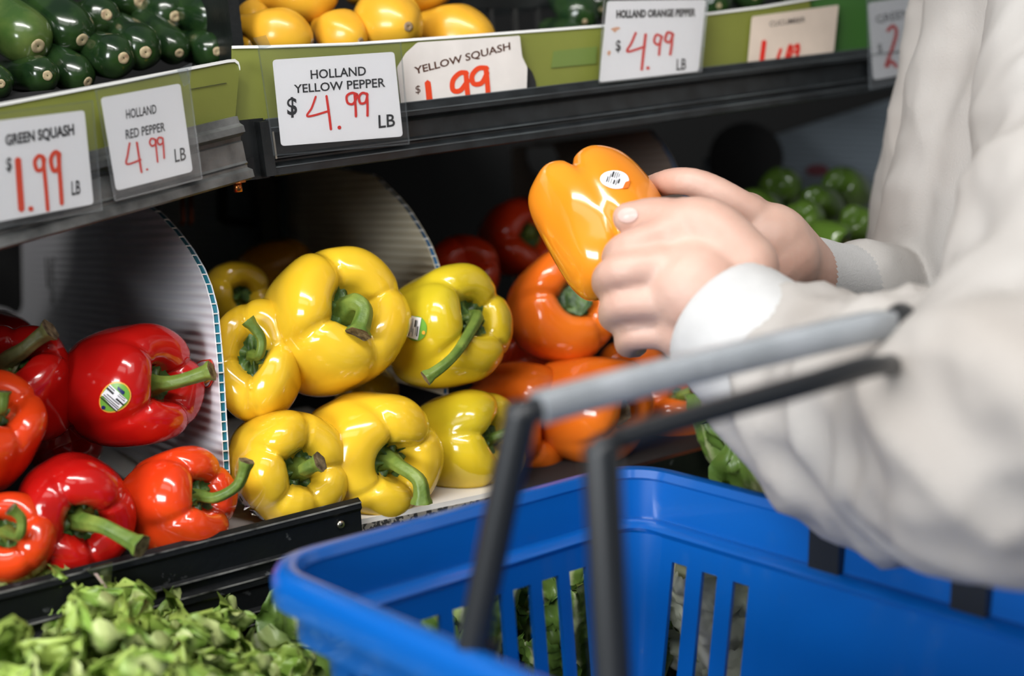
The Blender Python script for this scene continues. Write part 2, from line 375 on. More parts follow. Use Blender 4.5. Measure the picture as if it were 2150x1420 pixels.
def price_tag(label, card, dfun, off, dx, texts, lines, cm=M_card, sleeve=None, rad=8, sc_=(1, 0, 0), marker=M_red, tape=None, loc=None, stains=()):
    s, ox, oy = sc_; T = lambda p: (ox + p[0] / s, oy + p[1] / s)
    card = [T(p) for p in card]; x0, x1 = dx
    p0, n0 = fitplane([(x0, 100), (x1, 100), ((x0 + x1) / 2, 320)], [dfun(x0) - off, dfun(x1) - off, dfun((x0 + x1) / 2) - off])
    th = thing('price_tag', label, 'price tag', onplane(*card[-1], p0, n0), 'price tags along the shelf edges')
    flat(th, 'card', card, p0, n0, 0, cm, .0004, rad)
    for nm, st, q, m, bold in texts: print_text(th, nm, st, [T(p) for p in q], p0, n0, .0006, m, bold)
    for q in stains: flat(th, 'stain', [T(p) for p in q], p0, n0, .0006, mat('orange_stain', (.66, .36, .22), .6), .0001, 3)
    if lines: strokes(th, 'handwritten_price', [([T(p) for p in a], wd / s) for a, wd in lines], p0, n0, .0007, marker)
    if sleeve:
        sl = flat(th, 'sleeve', [T(p) for p in sleeve], p0, n0, .0012, M_sleeve, .0004)
        sp = [V(T(p)) for p in sleeve]; mb = MB()      # welded rims of the sleeve
        for a, b in zip(sp, sp[1:] + sp[:1]):
            q, _ = stroke2d([a, b], 3.2); v, f = extrude_poly([onplane(x, y, p0, n0, .0015) for x, y in (q[1], q[2], q[4], q[5])], n0, .0004); mb.add(v, f)
        mb.obj('sleeve_rim', M_tape, th, False)
    if tape:
        for q in tape: flat(th, 'tape', [T(p) for p in q], p0, n0, .002, M_tape, .0004)
    return th
def nine(l, tail, wd): return [(l, wd), (tail, wd)]
Z1 = (2.958, 0, 0); Z2 = (2.958, 500, 0); Z3 = (2.15, 1150, 0)
price_tag('white price tag reading GREEN SQUASH 1.99 at the left end', [(-70, 757), (522, 685), (580, 1268), (-60, 1388)], dL, .013, (0, 200),
    [('product_name', 'GREEN SQUASH', [(28, 838), (455, 768), (460, 852), (35, 920)], M_ink, .036), ('dollar_sign', '$', [(35, 980), (68, 975), (72, 1070), (38, 1078)], M_ink, .02),
     ('unit', 'LB', [(440, 1128), (494, 1118), (498, 1205), (443, 1216)], M_ink, .02)],
    [([(108, 990), (130, 1305)], 40), ([(188, 1298)], 34)] + nine([(272, 990), (240, 968), (212, 1005), (228, 1058), (262, 1045), (272, 985)], [(262, 970), (280, 1150), (293, 1308)], 24)
    + nine([(368, 960), (338, 945), (312, 990), (328, 1060), (360, 1040), (362, 950)], [(356, 945), (370, 1120), (380, 1268)], 26),
    sleeve=[(-70, 712), (565, 628), (624, 1305), (-60, 1425)], sc_=Z1, marker=M_redo)
price_tag('white price tag reading HOLLAND RED PEPPER 4.99 on the grey rail', [(625, 608), (1118, 518), (1196, 1066), (722, 1186)], dL, .015, (205, 410),
    [('product_name', 'HOLLAND', [(778, 682), (966, 648), (970, 705), (782, 741)], M_ink, .012), ('product_name', 'RED PEPPER', [(776, 808), (1020, 760), (1024, 815), (780, 866)], M_ink, .012),
     ('unit', 'LB', [(1078, 928), (1148, 914), (1153, 994), (1085, 1010)], M_ink, .012)],
    [([(802, 888), (790, 960), (785, 1020), (872, 992)], 12), ([(846, 884), (862, 990), (876, 1073)], 13), ([(910, 1053)], 15)]
    + nine([(958, 866), (935, 862), (926, 888), (940, 908), (960, 895), (962, 866)], [(960, 868), (968, 940), (975, 1008)], 11) + nine([(1002, 856), (980, 856), (974, 882), (988, 900), (1006, 885), (1006, 858)], [(1006, 860), (1012, 930), (1015, 985)], 11),
    sleeve=[(585, 562), (1156, 432), (1246, 1110), (706, 1248)], sc_=Z1, tape=[[(1088, 436), (1180, 392), (1166, 520), (1130, 540)]])
price_tag('white price tag reading HOLLAND YELLOW PEPPER 4.99', [(212, 372), (968, 322), (1022, 848), (266, 908)], dR, .016, (570, 850),
    [('product_name', 'HOLLAND', [(446, 436), (790, 412), (793, 470), (450, 493)], M_ink, .016), ('product_name', 'YELLOW PEPPER', [(343, 527), (909, 484), (913, 541), (347, 581)], M_ink, .016),
     ('dollar_sign', '$', [(300, 606), (362, 602), (366, 730), (304, 735)], M_ink, .02), ('unit', 'LB', [(868, 716), (970, 708), (973, 786), (871, 798)], M_ink, .016)],
    [([(480, 600), (455, 670), (430, 724), (562, 690)], 13), ([(546, 596), (562, 710), (574, 806)], 15), ([(626, 793)], 24)]
    + nine([(738, 588), (705, 578), (672, 598), (678, 640), (712, 645), (738, 595)], [(720, 588), (726, 660), (729, 726)], 15) + nine([(800, 588), (770, 578), (748, 602), (756, 642), (788, 635), (800, 585)], [(796, 580), (800, 650), (800, 722)], 15),
    sleeve=[(120, 305), (1002, 268), (1055, 895), (218, 968)], sc_=Z2, tape=[[(85, 240), (165, 222), (195, 290), (130, 310)]])
price_tag('creased tag reading YELLOW SQUASH 1.99 tucked behind the rail', [(1112, 264), (1748, 222), (1762, 352), (1795, 420), (1790, 580), (1015, 690), (985, 420), (1040, 330)], dR, .001, (840, 1110),
    [('product_name', 'YELLOW SQUASH', [(1088, 418), (1686, 262), (1690, 318), (1098, 472)], M_brown, .02), ('dollar_sign', '$', [(1098, 535), (1128, 528), (1132, 584), (1102, 590)], M_brown, .004)],
    [([(1174, 512), (1184, 600), (1190, 690)], 38)] + nine([(1420, 455), (1375, 455), (1332, 500), (1332, 560), (1378, 562), (1425, 500)], [(1412, 460), (1420, 560), (1432, 660)], 31)
    + nine([(1545, 425), (1490, 425), (1450, 470), (1460, 520), (1510, 515), (1545, 450)], [(1535, 425), (1545, 520), (1552, 640)], 31), cm=M_oldcard, rad=4, sc_=Z2, marker=M_redo)
price_tag('stained white tag reading HOLLAND ORANGE PEPPER 4.99', [(268, 5), (713, -2), (680, 322), (232, 371)], dR, .014, (1260, 1480),
    [('product_name', 'HOLLAND ORANGE PEPPER', [(308, 46), (668, 38), (665, 75), (308, 84)], M_ink, .055), ('dollar_sign', '$', [(305, 182), (328, 180), (328, 238), (305, 241)], M_ink, .02), ('unit', 'LB', [(581, 267), (624, 264), (622, 315), (579, 319)], M_ink, .02)],
    [([(396, 148), (376, 195), (358, 234), (438, 210)], 11), ([(440, 155), (430, 240), (422, 316)], 13), ([(450, 308)], 17)]
    + nine([(510, 165), (488, 158), (478, 188), (498, 202), (514, 165)], [(510, 170), (503, 215), (500, 250)], 11) + nine([(562, 154), (538, 148), (528, 182), (548, 190), (564, 155)], [(560, 160), (556, 210), (550, 248)], 12),
    rad=6, sc_=Z3, sleeve=[(250, -30), (720, -40), (686, 326), (226, 376)], tape=None, stains=[[(280, 132), (300, 124), (318, 122), (328, 130), (312, 136), (300, 150), (292, 138)], [(268, 232), (280, 228), (284, 240), (274, 254), (266, 244)]])
tg = price_tag('beige tag reading CUCUMBER tucked behind the black rail', [(922, 75), (1312, 22), (1290, 235), (900, 305)], dR, .001, (1575, 1760),
    [('product_name', 'CUCUMBER', [(1000, 97), (1160, 76), (1160, 100), (1000, 121)], M_ink, .004)],
    [([(975, 188), (962, 290)], 22), ([(1032, 275), (1050, 222)], 14), ([(1070, 275), (1092, 205), (1098, 240), (1082, 260)], 14), ([(1110, 215), (1128, 202), (1128, 235), (1110, 232)], 13), ([(1128, 210), (1122, 262)], 13)],
    cm=M_beige, rad=3, sc_=Z3)
price_tag('white tag reading GREEN PEPPER 2.99 half hidden by the sleeve', [(1446, 12), (1800, -36), (1800, 300), (1470, 362)], dR, .014, (1820, 1960),
    [('product_name', 'GREEN PEPPER', [(1478, 72), (1800, 2), (1800, 42), (1485, 108)], M_ink, .0), ('dollar_sign', '$', [(1488, 200), (1506, 196), (1508, 244), (1490, 248)], M_ink, .0)],
    [([(1532, 140), (1556, 118), (1572, 145), (1556, 210), (1525, 300), (1550, 278), (1572, 302)], 16), ([(1598, 300)], 16)]
    + nine([(1652, 118), (1625, 128), (1618, 160), (1640, 168), (1656, 125)], [(1655, 130), (1648, 170), (1640, 208)], 14) + nine([(1700, 100), (1672, 108), (1666, 140), (1688, 148), (1702, 108)], [(1702, 110), (1696, 150), (1690, 188)], 14),
    sleeve=[(1436, -30), (1815, -60), (1820, 320), (1448, 405)], sc_=Z3)
# ================================================================== CORRUGATED DIVIDERS
def flute_mat(name, base, line, pitch, dark=.0):
    m = bpy.data.materials.new(name); m.use_nodes = True; nt = m.node_tree; b = nt.nodes['Principled BSDF']; b.inputs['Roughness'].default_value = .38
    uv = nt.nodes.new('ShaderNodeUVMap'); sx = nt.nodes.new('ShaderNodeSeparateXYZ'); nt.links.new(uv.outputs[0], sx.inputs[0])
    mm = nt.nodes.new('ShaderNodeMath'); mm.operation = 'MULTIPLY'; mm.inputs[1].default_value = 2 * PI / pitch; nt.links.new(sx.outputs['Y'], mm.inputs[0])
    s_ = nt.nodes.new('ShaderNodeMath'); s_.operation = 'COSINE'; nt.links.new(mm.outputs[0], s_.inputs[0])
    r = nt.nodes.new('ShaderNodeMapRange'); r.inputs['From Min'].default_value = -.2; r.inputs['From Max'].default_value = 1; nt.links.new(s_.outputs[0], r.inputs[0])
    n = nt.nodes.new('ShaderNodeTexNoise'); n.inputs['Scale'].default_value = 8; nt.links.new(uv.outputs[0], n.inputs['Vector'])
    mu = nt.nodes.new('ShaderNodeMath'); mu.operation = 'MULTIPLY'; nt.links.new(r.outputs[0], mu.inputs[0]); nt.links.new(n.outputs['Fac'], mu.inputs[1])
    mx = nt.nodes.new('ShaderNodeMix'); mx.data_type = 'RGBA'; mx.inputs['A'].default_value = (*base, 1); mx.inputs['B'].default_value = (*line, 1)
    nt.links.new(mu.outputs[0], mx.inputs['Factor']); nt.links.new(mx.outputs['Result'], b.inputs['Base Color'])
    bp = nt.nodes.new('ShaderNodeBump'); bp.inputs['Strength'].default_value = .35; bp.inputs['Distance'].default_value = .0012; nt.links.new(s_.outputs[0], bp.inputs['Height']); nt.links.new(bp.outputs[0], b.inputs['Normal'])
    return m
PITCHF = .0072
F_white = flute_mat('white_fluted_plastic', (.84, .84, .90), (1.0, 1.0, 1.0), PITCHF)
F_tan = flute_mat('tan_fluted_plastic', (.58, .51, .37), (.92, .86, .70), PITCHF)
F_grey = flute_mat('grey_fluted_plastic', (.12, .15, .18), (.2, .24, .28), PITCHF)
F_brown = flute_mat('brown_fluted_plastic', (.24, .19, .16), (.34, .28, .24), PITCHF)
M_teal = mat('teal_flute_core', (.015, .17, .24), .4)
M_cobalt = mat('blue_flute_core', (.02, .13, .30), .4)
def divider(label, front, dfr, backpx, dbk, contour, depth, fm, core, hole=None, rib=True, low=None):
    """front: (bottom px, upper px) of the front edge; contour: pixels from the bottom front up and back along the cut edge"""
    A = P(*front[0], dfr); B = P(*front[1], dfr); C = P(*backpx, dbk)
    nd = (C - B).normalized(); n = (B - A).cross(nd).normalized()
    if n.dot(RT) > 0: n = -n                       # towards the left bin
    hv = (A - B); hv = -(hv - nd * hv.dot(nd)).normalized()
    edge = [onplane(x, y, A, n) for x, y in contour]
    loc = lambda p: ((p - A).dot(nd), (p - A).dot(hv))
    top = loc(edge[-1]); bot = loc(edge[0])
    if hole: depth = max(depth, max(loc(onplane(x, y, A, n))[0] for x, y in hole) + .04)
    depth = max(depth, max(loc(p)[0] for p in edge) + .02)
    poly = edge + [A + nd * depth + hv * top[1], A + nd * depth + hv * bot[1]]
    hp = [onplane(x, y, A, n) for x, y in hole] if hole else []
    th = thing('bin_divider', label, 'divider', A, 'corrugated bin dividers')
    W = .0042
    for sgn, off in ((1, 0.0), (-1, -W)):
        loops = [poly] + ([hp] if hole else []); ring = [p for l in loops for p in l]; kk = len(ring)
        tri = tessellate_polygon([[V((*loc(p), 0)) for p in l] for l in loops])
        v = [p + n * off for p in ring] + [p + n * (off - .0007) for p in ring]
        f = [tuple(t) for t in tri] + [(a + kk, c + kk, b + kk) for a, b, c in tri]; b0 = 0
        for l in loops:
            m_ = len(l); f += [(b0 + i, b0 + (i + 1) % m_, kk + b0 + (i + 1) % m_, kk + b0 + i) for i in range(m_)]; b0 += m_
        mesh('liner_sheet', v, f, fm, th, False, uvs=[loc(p) for p in v])
    cen = A + nd * depth * .5 + hv * .1
    # recessed core strip along the cut edge and the flute walls across it
    core_v = []; k = len(edge); dens = catmull(edge, max(40, k * 8))
    mb = MB(); inn = lambda i: None
    for i, p in enumerate(dens):
        t = (dens[min(i + 1, len(dens) - 1)] - dens[max(i - 1, 0)]).normalized(); inward = n.cross(t)
        if inward.dot(nd) < 0: inward = -inward
        core_v += [p + inward * .0012 - n * .0006, p + inward * .0012 - n * (W)]
    mb.add(core_v, [(2 * i, 2 * i + 1, 2 * i + 3, 2 * i + 2) for i in range(len(dens) - 1)]); mb.obj('flute_core', core, th, False)
    hs = [loc(p)[1] for p in dens]; h = math.ceil(min(hs) / PITCHF) * PITCHF; unit = None
    while h < max(hs) and rib:
        for i in range(len(dens) - 1):
            if (hs[i] - h) * (hs[i + 1] - h) <= 0 and hs[i] != hs[i + 1]:
                u = (h - hs[i]) / (hs[i + 1] - hs[i]); p = dens[i].lerp(dens[i + 1], u)
                if unit is None:
                    v, f = box(p + nd * .004 - n * (W / 2 + .0003), nd * .0042, n * (W / 2), hv * .00045)
                    unit = mesh('flute_wall', v, f, M_white, th, False); p_first = p
                else:
                    o = unit.copy(); link(o); o.location = p - p_first; o.parent = th
                break
        h += PITCHF
    return th, A, n, nd, hv
d1 = divider('white fluted divider with teal cut edge beside the red peppers', ((472, 1030), (446, 640)), 1.045, (100, 612), 1.52,
    [(473, 1045), (470, 1000), (462, 860), (456, 760), (446, 655), (441, 633), (432, 600), (418, 565), (395, 525), (365, 485), (330, 448), (295, 425), (262, 410)], .62, F_white, M_teal,
    hole=[(-40, 470), (44, 470), (46, 560), (47, 640), (42, 655), (30, 662), (5, 650), (-40, 640)])
th, A_, n_, nd_, hv_ = d1
print_text(th, 'maker_print', 'GreenCorner', [(118, 540), (119, 640), (107, 641), (105, 541)], A_, n_, .0008, M_ink)
flat(th, 'print_line', [(97, 540), (99.5, 540), (104, 604), (101, 604)], A_, n_, .0008, M_ink, .0002)
d0 = divider('unseen fluted divider added beyond the left edge to block light', ((-150, 1190), (-185, 800)), .885, (-347, 745), 1.27,
    [(-150, 1210), (-160, 1150), (-176, 960), (-185, 815), (-190, 790), (-200, 750), (-217, 705), (-245, 660), (-280, 612), (-322, 568), (-363, 540), (-400, 525)], .55, F_white, M_teal, rib=False)  # out-of-view divider, added to block stray light from the left
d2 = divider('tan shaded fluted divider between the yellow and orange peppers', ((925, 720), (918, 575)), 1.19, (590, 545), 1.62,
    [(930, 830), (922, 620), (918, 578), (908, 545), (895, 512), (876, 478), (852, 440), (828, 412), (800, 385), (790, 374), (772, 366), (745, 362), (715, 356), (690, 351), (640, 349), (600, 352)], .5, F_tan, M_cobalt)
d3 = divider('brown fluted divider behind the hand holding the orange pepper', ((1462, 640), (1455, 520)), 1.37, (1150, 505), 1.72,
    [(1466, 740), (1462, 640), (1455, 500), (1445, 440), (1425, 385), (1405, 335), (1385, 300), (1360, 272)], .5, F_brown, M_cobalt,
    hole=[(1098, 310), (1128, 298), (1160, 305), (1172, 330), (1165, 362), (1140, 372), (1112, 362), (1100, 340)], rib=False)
# grey back panels of the bins
for lab, q, dd in (('dark grey fluted back panel behind the yellow peppers', [(340, 380), (640, 350), (640, 640), (330, 640)], (1.50, 1.60)),
                   ('blue grey fluted back panel behind the green peppers', [(1480, 330), (1960, 180), (1960, 560), (1480, 560)], (1.68, 1.78))):
    p0, n0 = fitplane([q[0], q[1], q[2]], [dd[0], dd[1], dd[1]])
    pts = [onplane(*a, p0, n0) for a in q]; v, f = extrude_poly(pts, -n0, .004)
    th = thing('bin_back_panel', lab, 'panel', pts[3], 'bin back panels')
    mesh('liner_sheet', v, f, F_grey, th, False, uvs=[(0, (p - p0).dot(UP)) for p in v])
    if dd[0] < 1.6:
        mb = MB()
        for a, b in (((462, 390), (462, 465)), ((462, 465), (570, 478)), ((572, 372), (571, 478))):
            pa, pb = onplane(*a, p0, n0, .006), onplane(*b, p0, n0, .006); dv = (pb - pa); nrm = n0.cross(dv).normalized()
            v, f = box((pa + pb) / 2, dv / 2, nrm * .004, n0 * .004); mb.add(v, f)
        mb.obj('vent_frame', M_black, th, False)
    else:
        v, f = extrude_poly([onplane(1565 + 78 * math.cos(a), 332 + 75 * math.sin(a), p0, n0, .0005) for a in [i * PI / 12 for i in range(24)]], n0, .002); mesh('round_hole', v, f, M_dark, th, False)
        v, f = extrude_poly([onplane(1715 + 24 * math.cos(a), 358 + 12 * math.sin(a), p0, n0, .0005) for a in [i * PI / 8 for i in range(16)]], n0, .001); mesh('red_print', v, f, mat('dull_red_print', (.12, .015, .025), .6), th, False)
for i, x in enumerate((384, 401)):
    v, f = tube([P(x - 2, 395, 1.36), P(x, 440, 1.36), P(x + 1, 462, 1.36), P(x - 3, 473, 1.36)], [.0022] * 4, 10)
    tag(mesh('copper_tube', v, f, M_copper, None), ('left one of the thin copper tubes hanging above yellow peppers', 'right one of the thin copper tubes hanging above yellow peppers')[i], 'tube', 'copper tubes under the left shelf')
# white bin floor under the yellow peppers
A, B = P(478, 1163, dB(478) + .008), P(1075, 1036, dB(1075) + .008)
th = thing('bin_tray', 'white fluted bin floor under the front yellow peppers', 'tray', A)
v, f = extrude_poly([A, B, B + N * .4, A + N * .4], Z, .0045); mesh('floor_sheet', v, f, mat('tray_white', (.75, .72, .68), .5, var=.1), th, False)
dv = (B - A); tt = dv.normalized(); no = V((tt.y, -tt.x, 0))
v, f = box((A + B) / 2 + no * .0006 - Z * .0018, dv / 2, no * .0006, Z * .0024); mesh('cut_edge', v, f, mat('dirty_edge', (.25, .23, .2), .7, col2=(.02, .02, .02), vscale=260, contrast=(.45, .5)), th, False)
# ================================================================== PEPPERS
PROF = [(0, .62), (.14, .62), (.24, .65), (.305, .75), (.355, .88), (.45, .98), (.60, 1.01), (.77, .97), (.91, .84), (.99, .60), (1.0, .30), (.985, .0), (.945, -.28), (.89, -.53), (.81, -.74), (.67, -.90), (.50, -.965), (.34, -.93), (.18, -.84), (.08, -.79), (0, -.77)]
def pepper(label, c, Rpx, d, hl, cav, m, group, lobes=4, phase=.3, sx=1, sy=1, seed=1, stem=None, stem_r=.085, away=False, groove=.84, calyx=True, name='bell_pepper', res=1, taper=1.0, stem_m=None, tip_m=None):
    rnd = random.Random(seed)
    R = Rpx / FP * d * .985; C = P(*c, d); to = (CAM - C).normalized()
    lat = P(*cav, d) - C; lat -= to * lat.dot(to); l = lat.length; k = hl * R * .72
    sa = min(.97, l / k); ca = math.sqrt(1 - sa * sa) * (-1 if away else 1)
    Ax = (lat.normalized() * sa if l > 1e-6 else V((0, 0, 0))) + to * ca; Ax.normalize()
    e1 = (RT - Ax * RT.dot(Ax)).normalized(); e2 = Ax.cross(e1).normalized()
    if e2.dot(UP) < 0: e2 = -e2
    nth, npf = int(84 * res), int(52 * res)
    prof = catmull([V((a, b, 0)) for a, b in PROF], npf)
    la = [phase + 2 * PI * i / lobes + rnd.uniform(-.16, .16) for i in range(lobes)]      # groove angles
    lh = [rnd.uniform(-.10, .10) for _ in range(lobes)]; lr = [rnd.uniform(-.05, .06) for _ in range(lobes)]; gd = [rnd.uniform(.75, 1.2) * groove for _ in range(lobes)]
    off = V((rnd.uniform(0, 50), rnd.uniform(0, 50), 0)); bend = V((rnd.uniform(-.08, .08), rnd.uniform(-.08, .08)))
    def lobe(th):
        g = 0; hh = 0; rr = 0; wsum = 1e-9
        for i in range(lobes):
            dt = (th - la[i] + PI) % (2 * PI) - PI
            g = max(g, gd[i] * (math.exp(-(dt / .10) ** 2) * .42 + math.exp(-(dt / .36) ** 2) * .45))
            mid = la[i] + PI / lobes; dm = (th - mid + PI) % (2 * PI) - PI; ww = math.exp(-(dm / .75) ** 2)
            hh += lh[i] * ww; rr += lr[i] * ww; wsum += ww
        return g, hh / wsum, rr / wsum
    L = [lobe(2 * PI * i / nth) for i in range(nth)]
    v = []
    for p in prof:
        rho, z = max(0, p.x), p.y
        top = max(0, min(1, (z - .25) / .6)); bot = max(0, min(1, (-z - .35) / .5)); fade = min(1, rho / .34) ** 1.5
        for i in range(nth):
            th = 2 * PI * i / nth; g, hh, rr = L[i]
            inner = max(0, 1 - rho / .62) * (z > 0)
            r = rho * (1 + rr * fade) * (1 - g * (.035 + .075 * top * (1 - inner) + .10 * bot) * fade)
            if z > 0 and rho < .62: r *= 1 + (.22 * g - .06) * top * fade * (rho > .2)      # cavity opens towards the grooves
            zz = z - g * (.14 * top + -.17 * bot * (1 - .3 * fade)) * fade + hh * top * fade - hh * .8 * bot * fade
            tp = 1 - (1 - taper) * max(0, min(1, (.5 - z) / 1.3))
            x = r * math.cos(th) * sx * tp + bend.x * (z * z - .3); y = r * math.sin(th) * sy * tp + bend.y * (z * z - .3)
            q = V((x, y, zz)); nz = noise.noise(q * 1.6 + off) * .035 * min(1, rho / .5)
            q *= 1 + nz
            v.append(C + (e1 * q.x + e2 * q.y) * R + Ax * q.z * R * hl)
    f = grid_faces(nth, npf, True)
    base = C - Z * R
    th_ = thing(name, label, 'pepper', base, group)
    body = mesh('body', v, f, m, th_)
    if calyx and not away:
        # calyx: lumpy star sitting in the cavity
        cb = C + Ax * R * hl * .60; nr, ns = 9, 40; cv = []; pts = lobes + 2; ph = rnd.uniform(0, 6)
        for j in range(nr):
            t = j / (nr - 1)
            for i in range(ns):
                a = 2 * PI * i / ns
                star = .355 * (1 + .13 * math.cos(pts * a + ph) + .05 * math.cos(3 * a + ph * 2))
                r = .03 + (star - .03) * t
                h = .17 * (1 - t) ** 1.6 + .055 * math.sin(t * PI) * math.cos(pts * a + ph) + .14 * t ** 3 + .02 * math.sin(a * 11 + t * 9) * t
                cv.append(cb + (e1 * math.cos(a) * sx + e2 * math.sin(a) * sy) * r * R + Ax * (h + .015) * R)
        mesh('calyx', cv, grid_faces(ns, nr, True), M_calyx, th_)
        if stem:
            b0 = cb + Ax * R * .05; b1 = b0 + Ax * R * stem[0]
            pd = [b0, b1] + [P(x, y, (b1 - CAM).dot(FW) + dd) for x, y, dd in stem[1:]]
            pts_ = catmull(pd, 22); rr = []
            for i in range(22):
                t = i / 21; rr.append(R * stem_r * (1.75 - 2.6 * t if t < .25 else 1.1 - .25 * math.sin((t - .25) / .75 * PI) + (.22 if t > .93 else 0)))
            sv, sf = tube(pts_, rr, 24, 6, .07, caps=False)
            st = mesh('stem', sv, sf, stem_m or M_stem, th_)
            e = len(sv) - 24; tipd = (pts_[-1] - pts_[-2]).normalized()
            tv = sv[e:] + [p.lerp(pts_[-1], .45) - tipd * R * .012 for p in sv[e:]] + [pts_[-1] + tipd * R * .01]
            mesh('cut_end', tv, grid_faces(24, 2, True) + [(24 + i, 24 + (i + 1) % 24, 48) for i in range(24)], tip_m or M_tip, st)
    BODY[th_] = (v, f, body)
    return th_
BODY = {}
def conform(pep, px_rings, off):
    """drapes a grid of pixels on the pepper skin"""
    v, f, body = BODY[pep]; bvh = BVHTree.FromPolygons(v, f); out = []; last = None
    for x, y in px_rings:
        r = ray(x, y).normalized(); hit, nrm, idx, dist = bvh.ray_cast(CAM, r)
        if hit is None: hit = last or P(x, y, 1); nrm = -r
        if nrm.dot(r) > 0: nrm = -nrm
        last = hit; out.append(hit + nrm * off)
    return out
def patch(pep, parent, name, q, m, off, nu=6, nv=6):
    """bilinear pixel quad tl,tr,br,bl draped on the skin"""
    pts = [bil(q, i / (nu - 1), j / (nv - 1)) for j in range(nv) for i in range(nu)]
    return mesh(name, conform(pep, pts, off), grid_faces(nu, nv), m, parent)
def disc(pep, parent, name, c, rx, ry, rot, m, off, egg=0.0, ns=26, nr=5):
    pts = []
    for j in range(nr):
        for i in range(ns):
            a = 2 * PI * i / ns; t = j / (nr - 1) * .999 + .001; x = rx * t * math.cos(a); y = ry * t * math.sin(a) * (1 + egg * math.cos(a))
            pts.append((c[0] + x * math.cos(rot) - y * math.sin(rot), c[1] + x * math.sin(rot) + y * math.cos(rot)))
    return mesh(name, conform(pep, pts, off), grid_faces(ns, nr, True), m, parent)
def barcode(pep, parent, c, ux, uy, bars, off, m=None):
    """bars: (u, width, v0, v1) in pixels along ux, uy"""
    mb = MB(); ux, uy = V(ux).normalized(), V(uy).normalized()
    for u, wd, v0, v1 in bars:
        pts = []
        for j in range(4):
            for s in (-.5, .5):
                p = V(c) + ux * (u + wd * s) + uy * (v0 + (v1 - v0) * j / 3); pts.append((p.x, p.y))
        mb.add(conform(pep, pts, off), grid_faces(2, 4))
    return mb.obj('barcode', m or M_ink, parent, True)
GY, GRD, GO, GGR = 'yellow peppers heaped in the middle bin', 'red peppers heaped in the left bin', 'orange peppers heaped in the right bin', 'green peppers at the far back'
# yellow
K = pepper('largest yellow pepper on top of the heap with a bent blunt stem', (690, 690), 146, 1.12, 1.06, (732, 652), PY, GY, 4, .55, 1.0, 1.02, 11, [.34, (765, 655, -.005), (752, 702, -.014)], .135)
J = pepper('narrow yellow pepper against the divider with an upright hooked stem', (544, 765), 102, 1.10, 1.1, (532, 748), PY, GY, 4, .2, .93, 1.26, 12, [.16, (545, 745, -.012), (548, 710, -.014), (520, 672, -.016)], .105)
Lp = pepper('yellow pepper with a green barcode sticker and long drooping stem', (925, 695), 123, 1.165, 1.12, (990, 672), PYG, GY, 4, .9, 1.08, 1.0, 13, [.20, (968, 728, -.030), (935, 765, -.046), (893, 795, -.052)], .10)
M_ = pepper('front yellow pepper with a white barcode strip behind the rail end', (592, 982), 123, 1.075, 1.08, (632, 985), PY, GY, 5, .15, 1.0, 1.0, 14, [.30, (640, 985, -.008), (672, 970, -.014)], .13)
N_ = pepper('front yellow pepper with a thick stem curling down to the tray', (765, 955), 131, 1.115, 1.05, (818, 968), PY, GY, 4, .5, 1.02, 1.0, 15, [.16, (840, 980, -.012), (880, 1010, -.022), (885, 1058, -.022)], .125)
O_ = pepper('front yellow pepper turned sideways at the right end of the tray', (965, 932), 114, 1.165, 1.0, (1028, 922), PYG, GY, 4, .1, 1.0, 1.0, 16, [.10, (1045, 916, -.004), (1075, 908, -.006)], .10)
H_ = pepper('small yellow pepper at the back against the dark back panel', (488, 622), 76, 1.27, 1.0, (505, 625), PY, GY, 3, .3, .95, 1.0, 17, [.15, (516, 622, -.004)], .11, stem_m=M_calyx, tip_m=M_calyx)
I_ = pepper('shaded amber pepper lying furthest back above the yellow heap', (583, 572), 74, 1.40, 1.0, (540, 590), PYD, GY, 4, .8, 1, 1, 18, away=True)
X_ = pepper('hidden yellow pepper glimpsed between the two yellow rows', (770, 825), 62, 1.235, 1.0, (790, 830), PY, GY, 4, .8, 1, 1, 19, away=True)
# red
G_ = pepper('large red pepper with a green sticker and a stem pointing right', (255, 815), 130, 1.05, 1.10, (322, 808), PR, GRD, 4, .75, 1.0, 1.02, 21, [.22, (365, 803, -.006), (405, 792, -.008), (445, 778, -.010)], .12, stem_m=M_stem)
F_ = pepper('orange red pepper behind the rail with a long upcurved stem', (362, 1056), 108, 1.015, 1.05, (418, 1043), PRO, GRD, 4, .95, 1.02, 1.0, 22, [.12, (455, 1045, -.008), (500, 1018, -.012), (518, 968, -.016)], .115)
E_ = pepper('red pepper facing outward with a thick stem lying down right', (152, 1072), 122, .985, 1.05, (172, 1092), PR, GRD, 4, .35, .98, 1.04, 23, [.22, (215, 1105, -.014), (255, 1125, -.02), (298, 1148, -.026)], .15)
D_ = pepper('orange red pepper cut by the bottom left edge with hooked stem', (25, 1132), 96, .955, 1.05, (16, 1120), PRO, GRD, 4, .5, 1.0, 1.0, 24, [.25, (40, 1125, -.012), (45, 1090, -.016), (22, 1068, -.02)], .12)
C_ = pepper('orange red pepper cut by the left edge above the lowest row', (-30, 920), 108, .975, 1.05, (-8, 868), PRO, GRD, 4, .9, 1.0, 1.1, 25, [.2, (5, 860, -.012), (8, 822, -.014)], .11)
B_ = pepper('dark red pepper with a brown stem rising up right', (45, 815), 114, 1.03, 1.05, (18, 762), PR, GRD, 4, .2, 1.0, 1.0, 26, [.12, (50, 735, -.008), (78, 712, -.010), (106, 692, -.012)], .16, stem_m=M_stemb)
A__ = pepper('red pepper half hidden at the back of the left bin', (0, 735), 82, 1.16, 1.0, (-20, 730), PR, GRD, 4, .4, 1, 1, 27, away=True)
Q2 = pepper('red pepper buried below the large one with the sticker', (140, 930), 80, 1.13, 1.0, (130, 930), PR, GRD, 4, .4, 1, 1, 28, away=True)
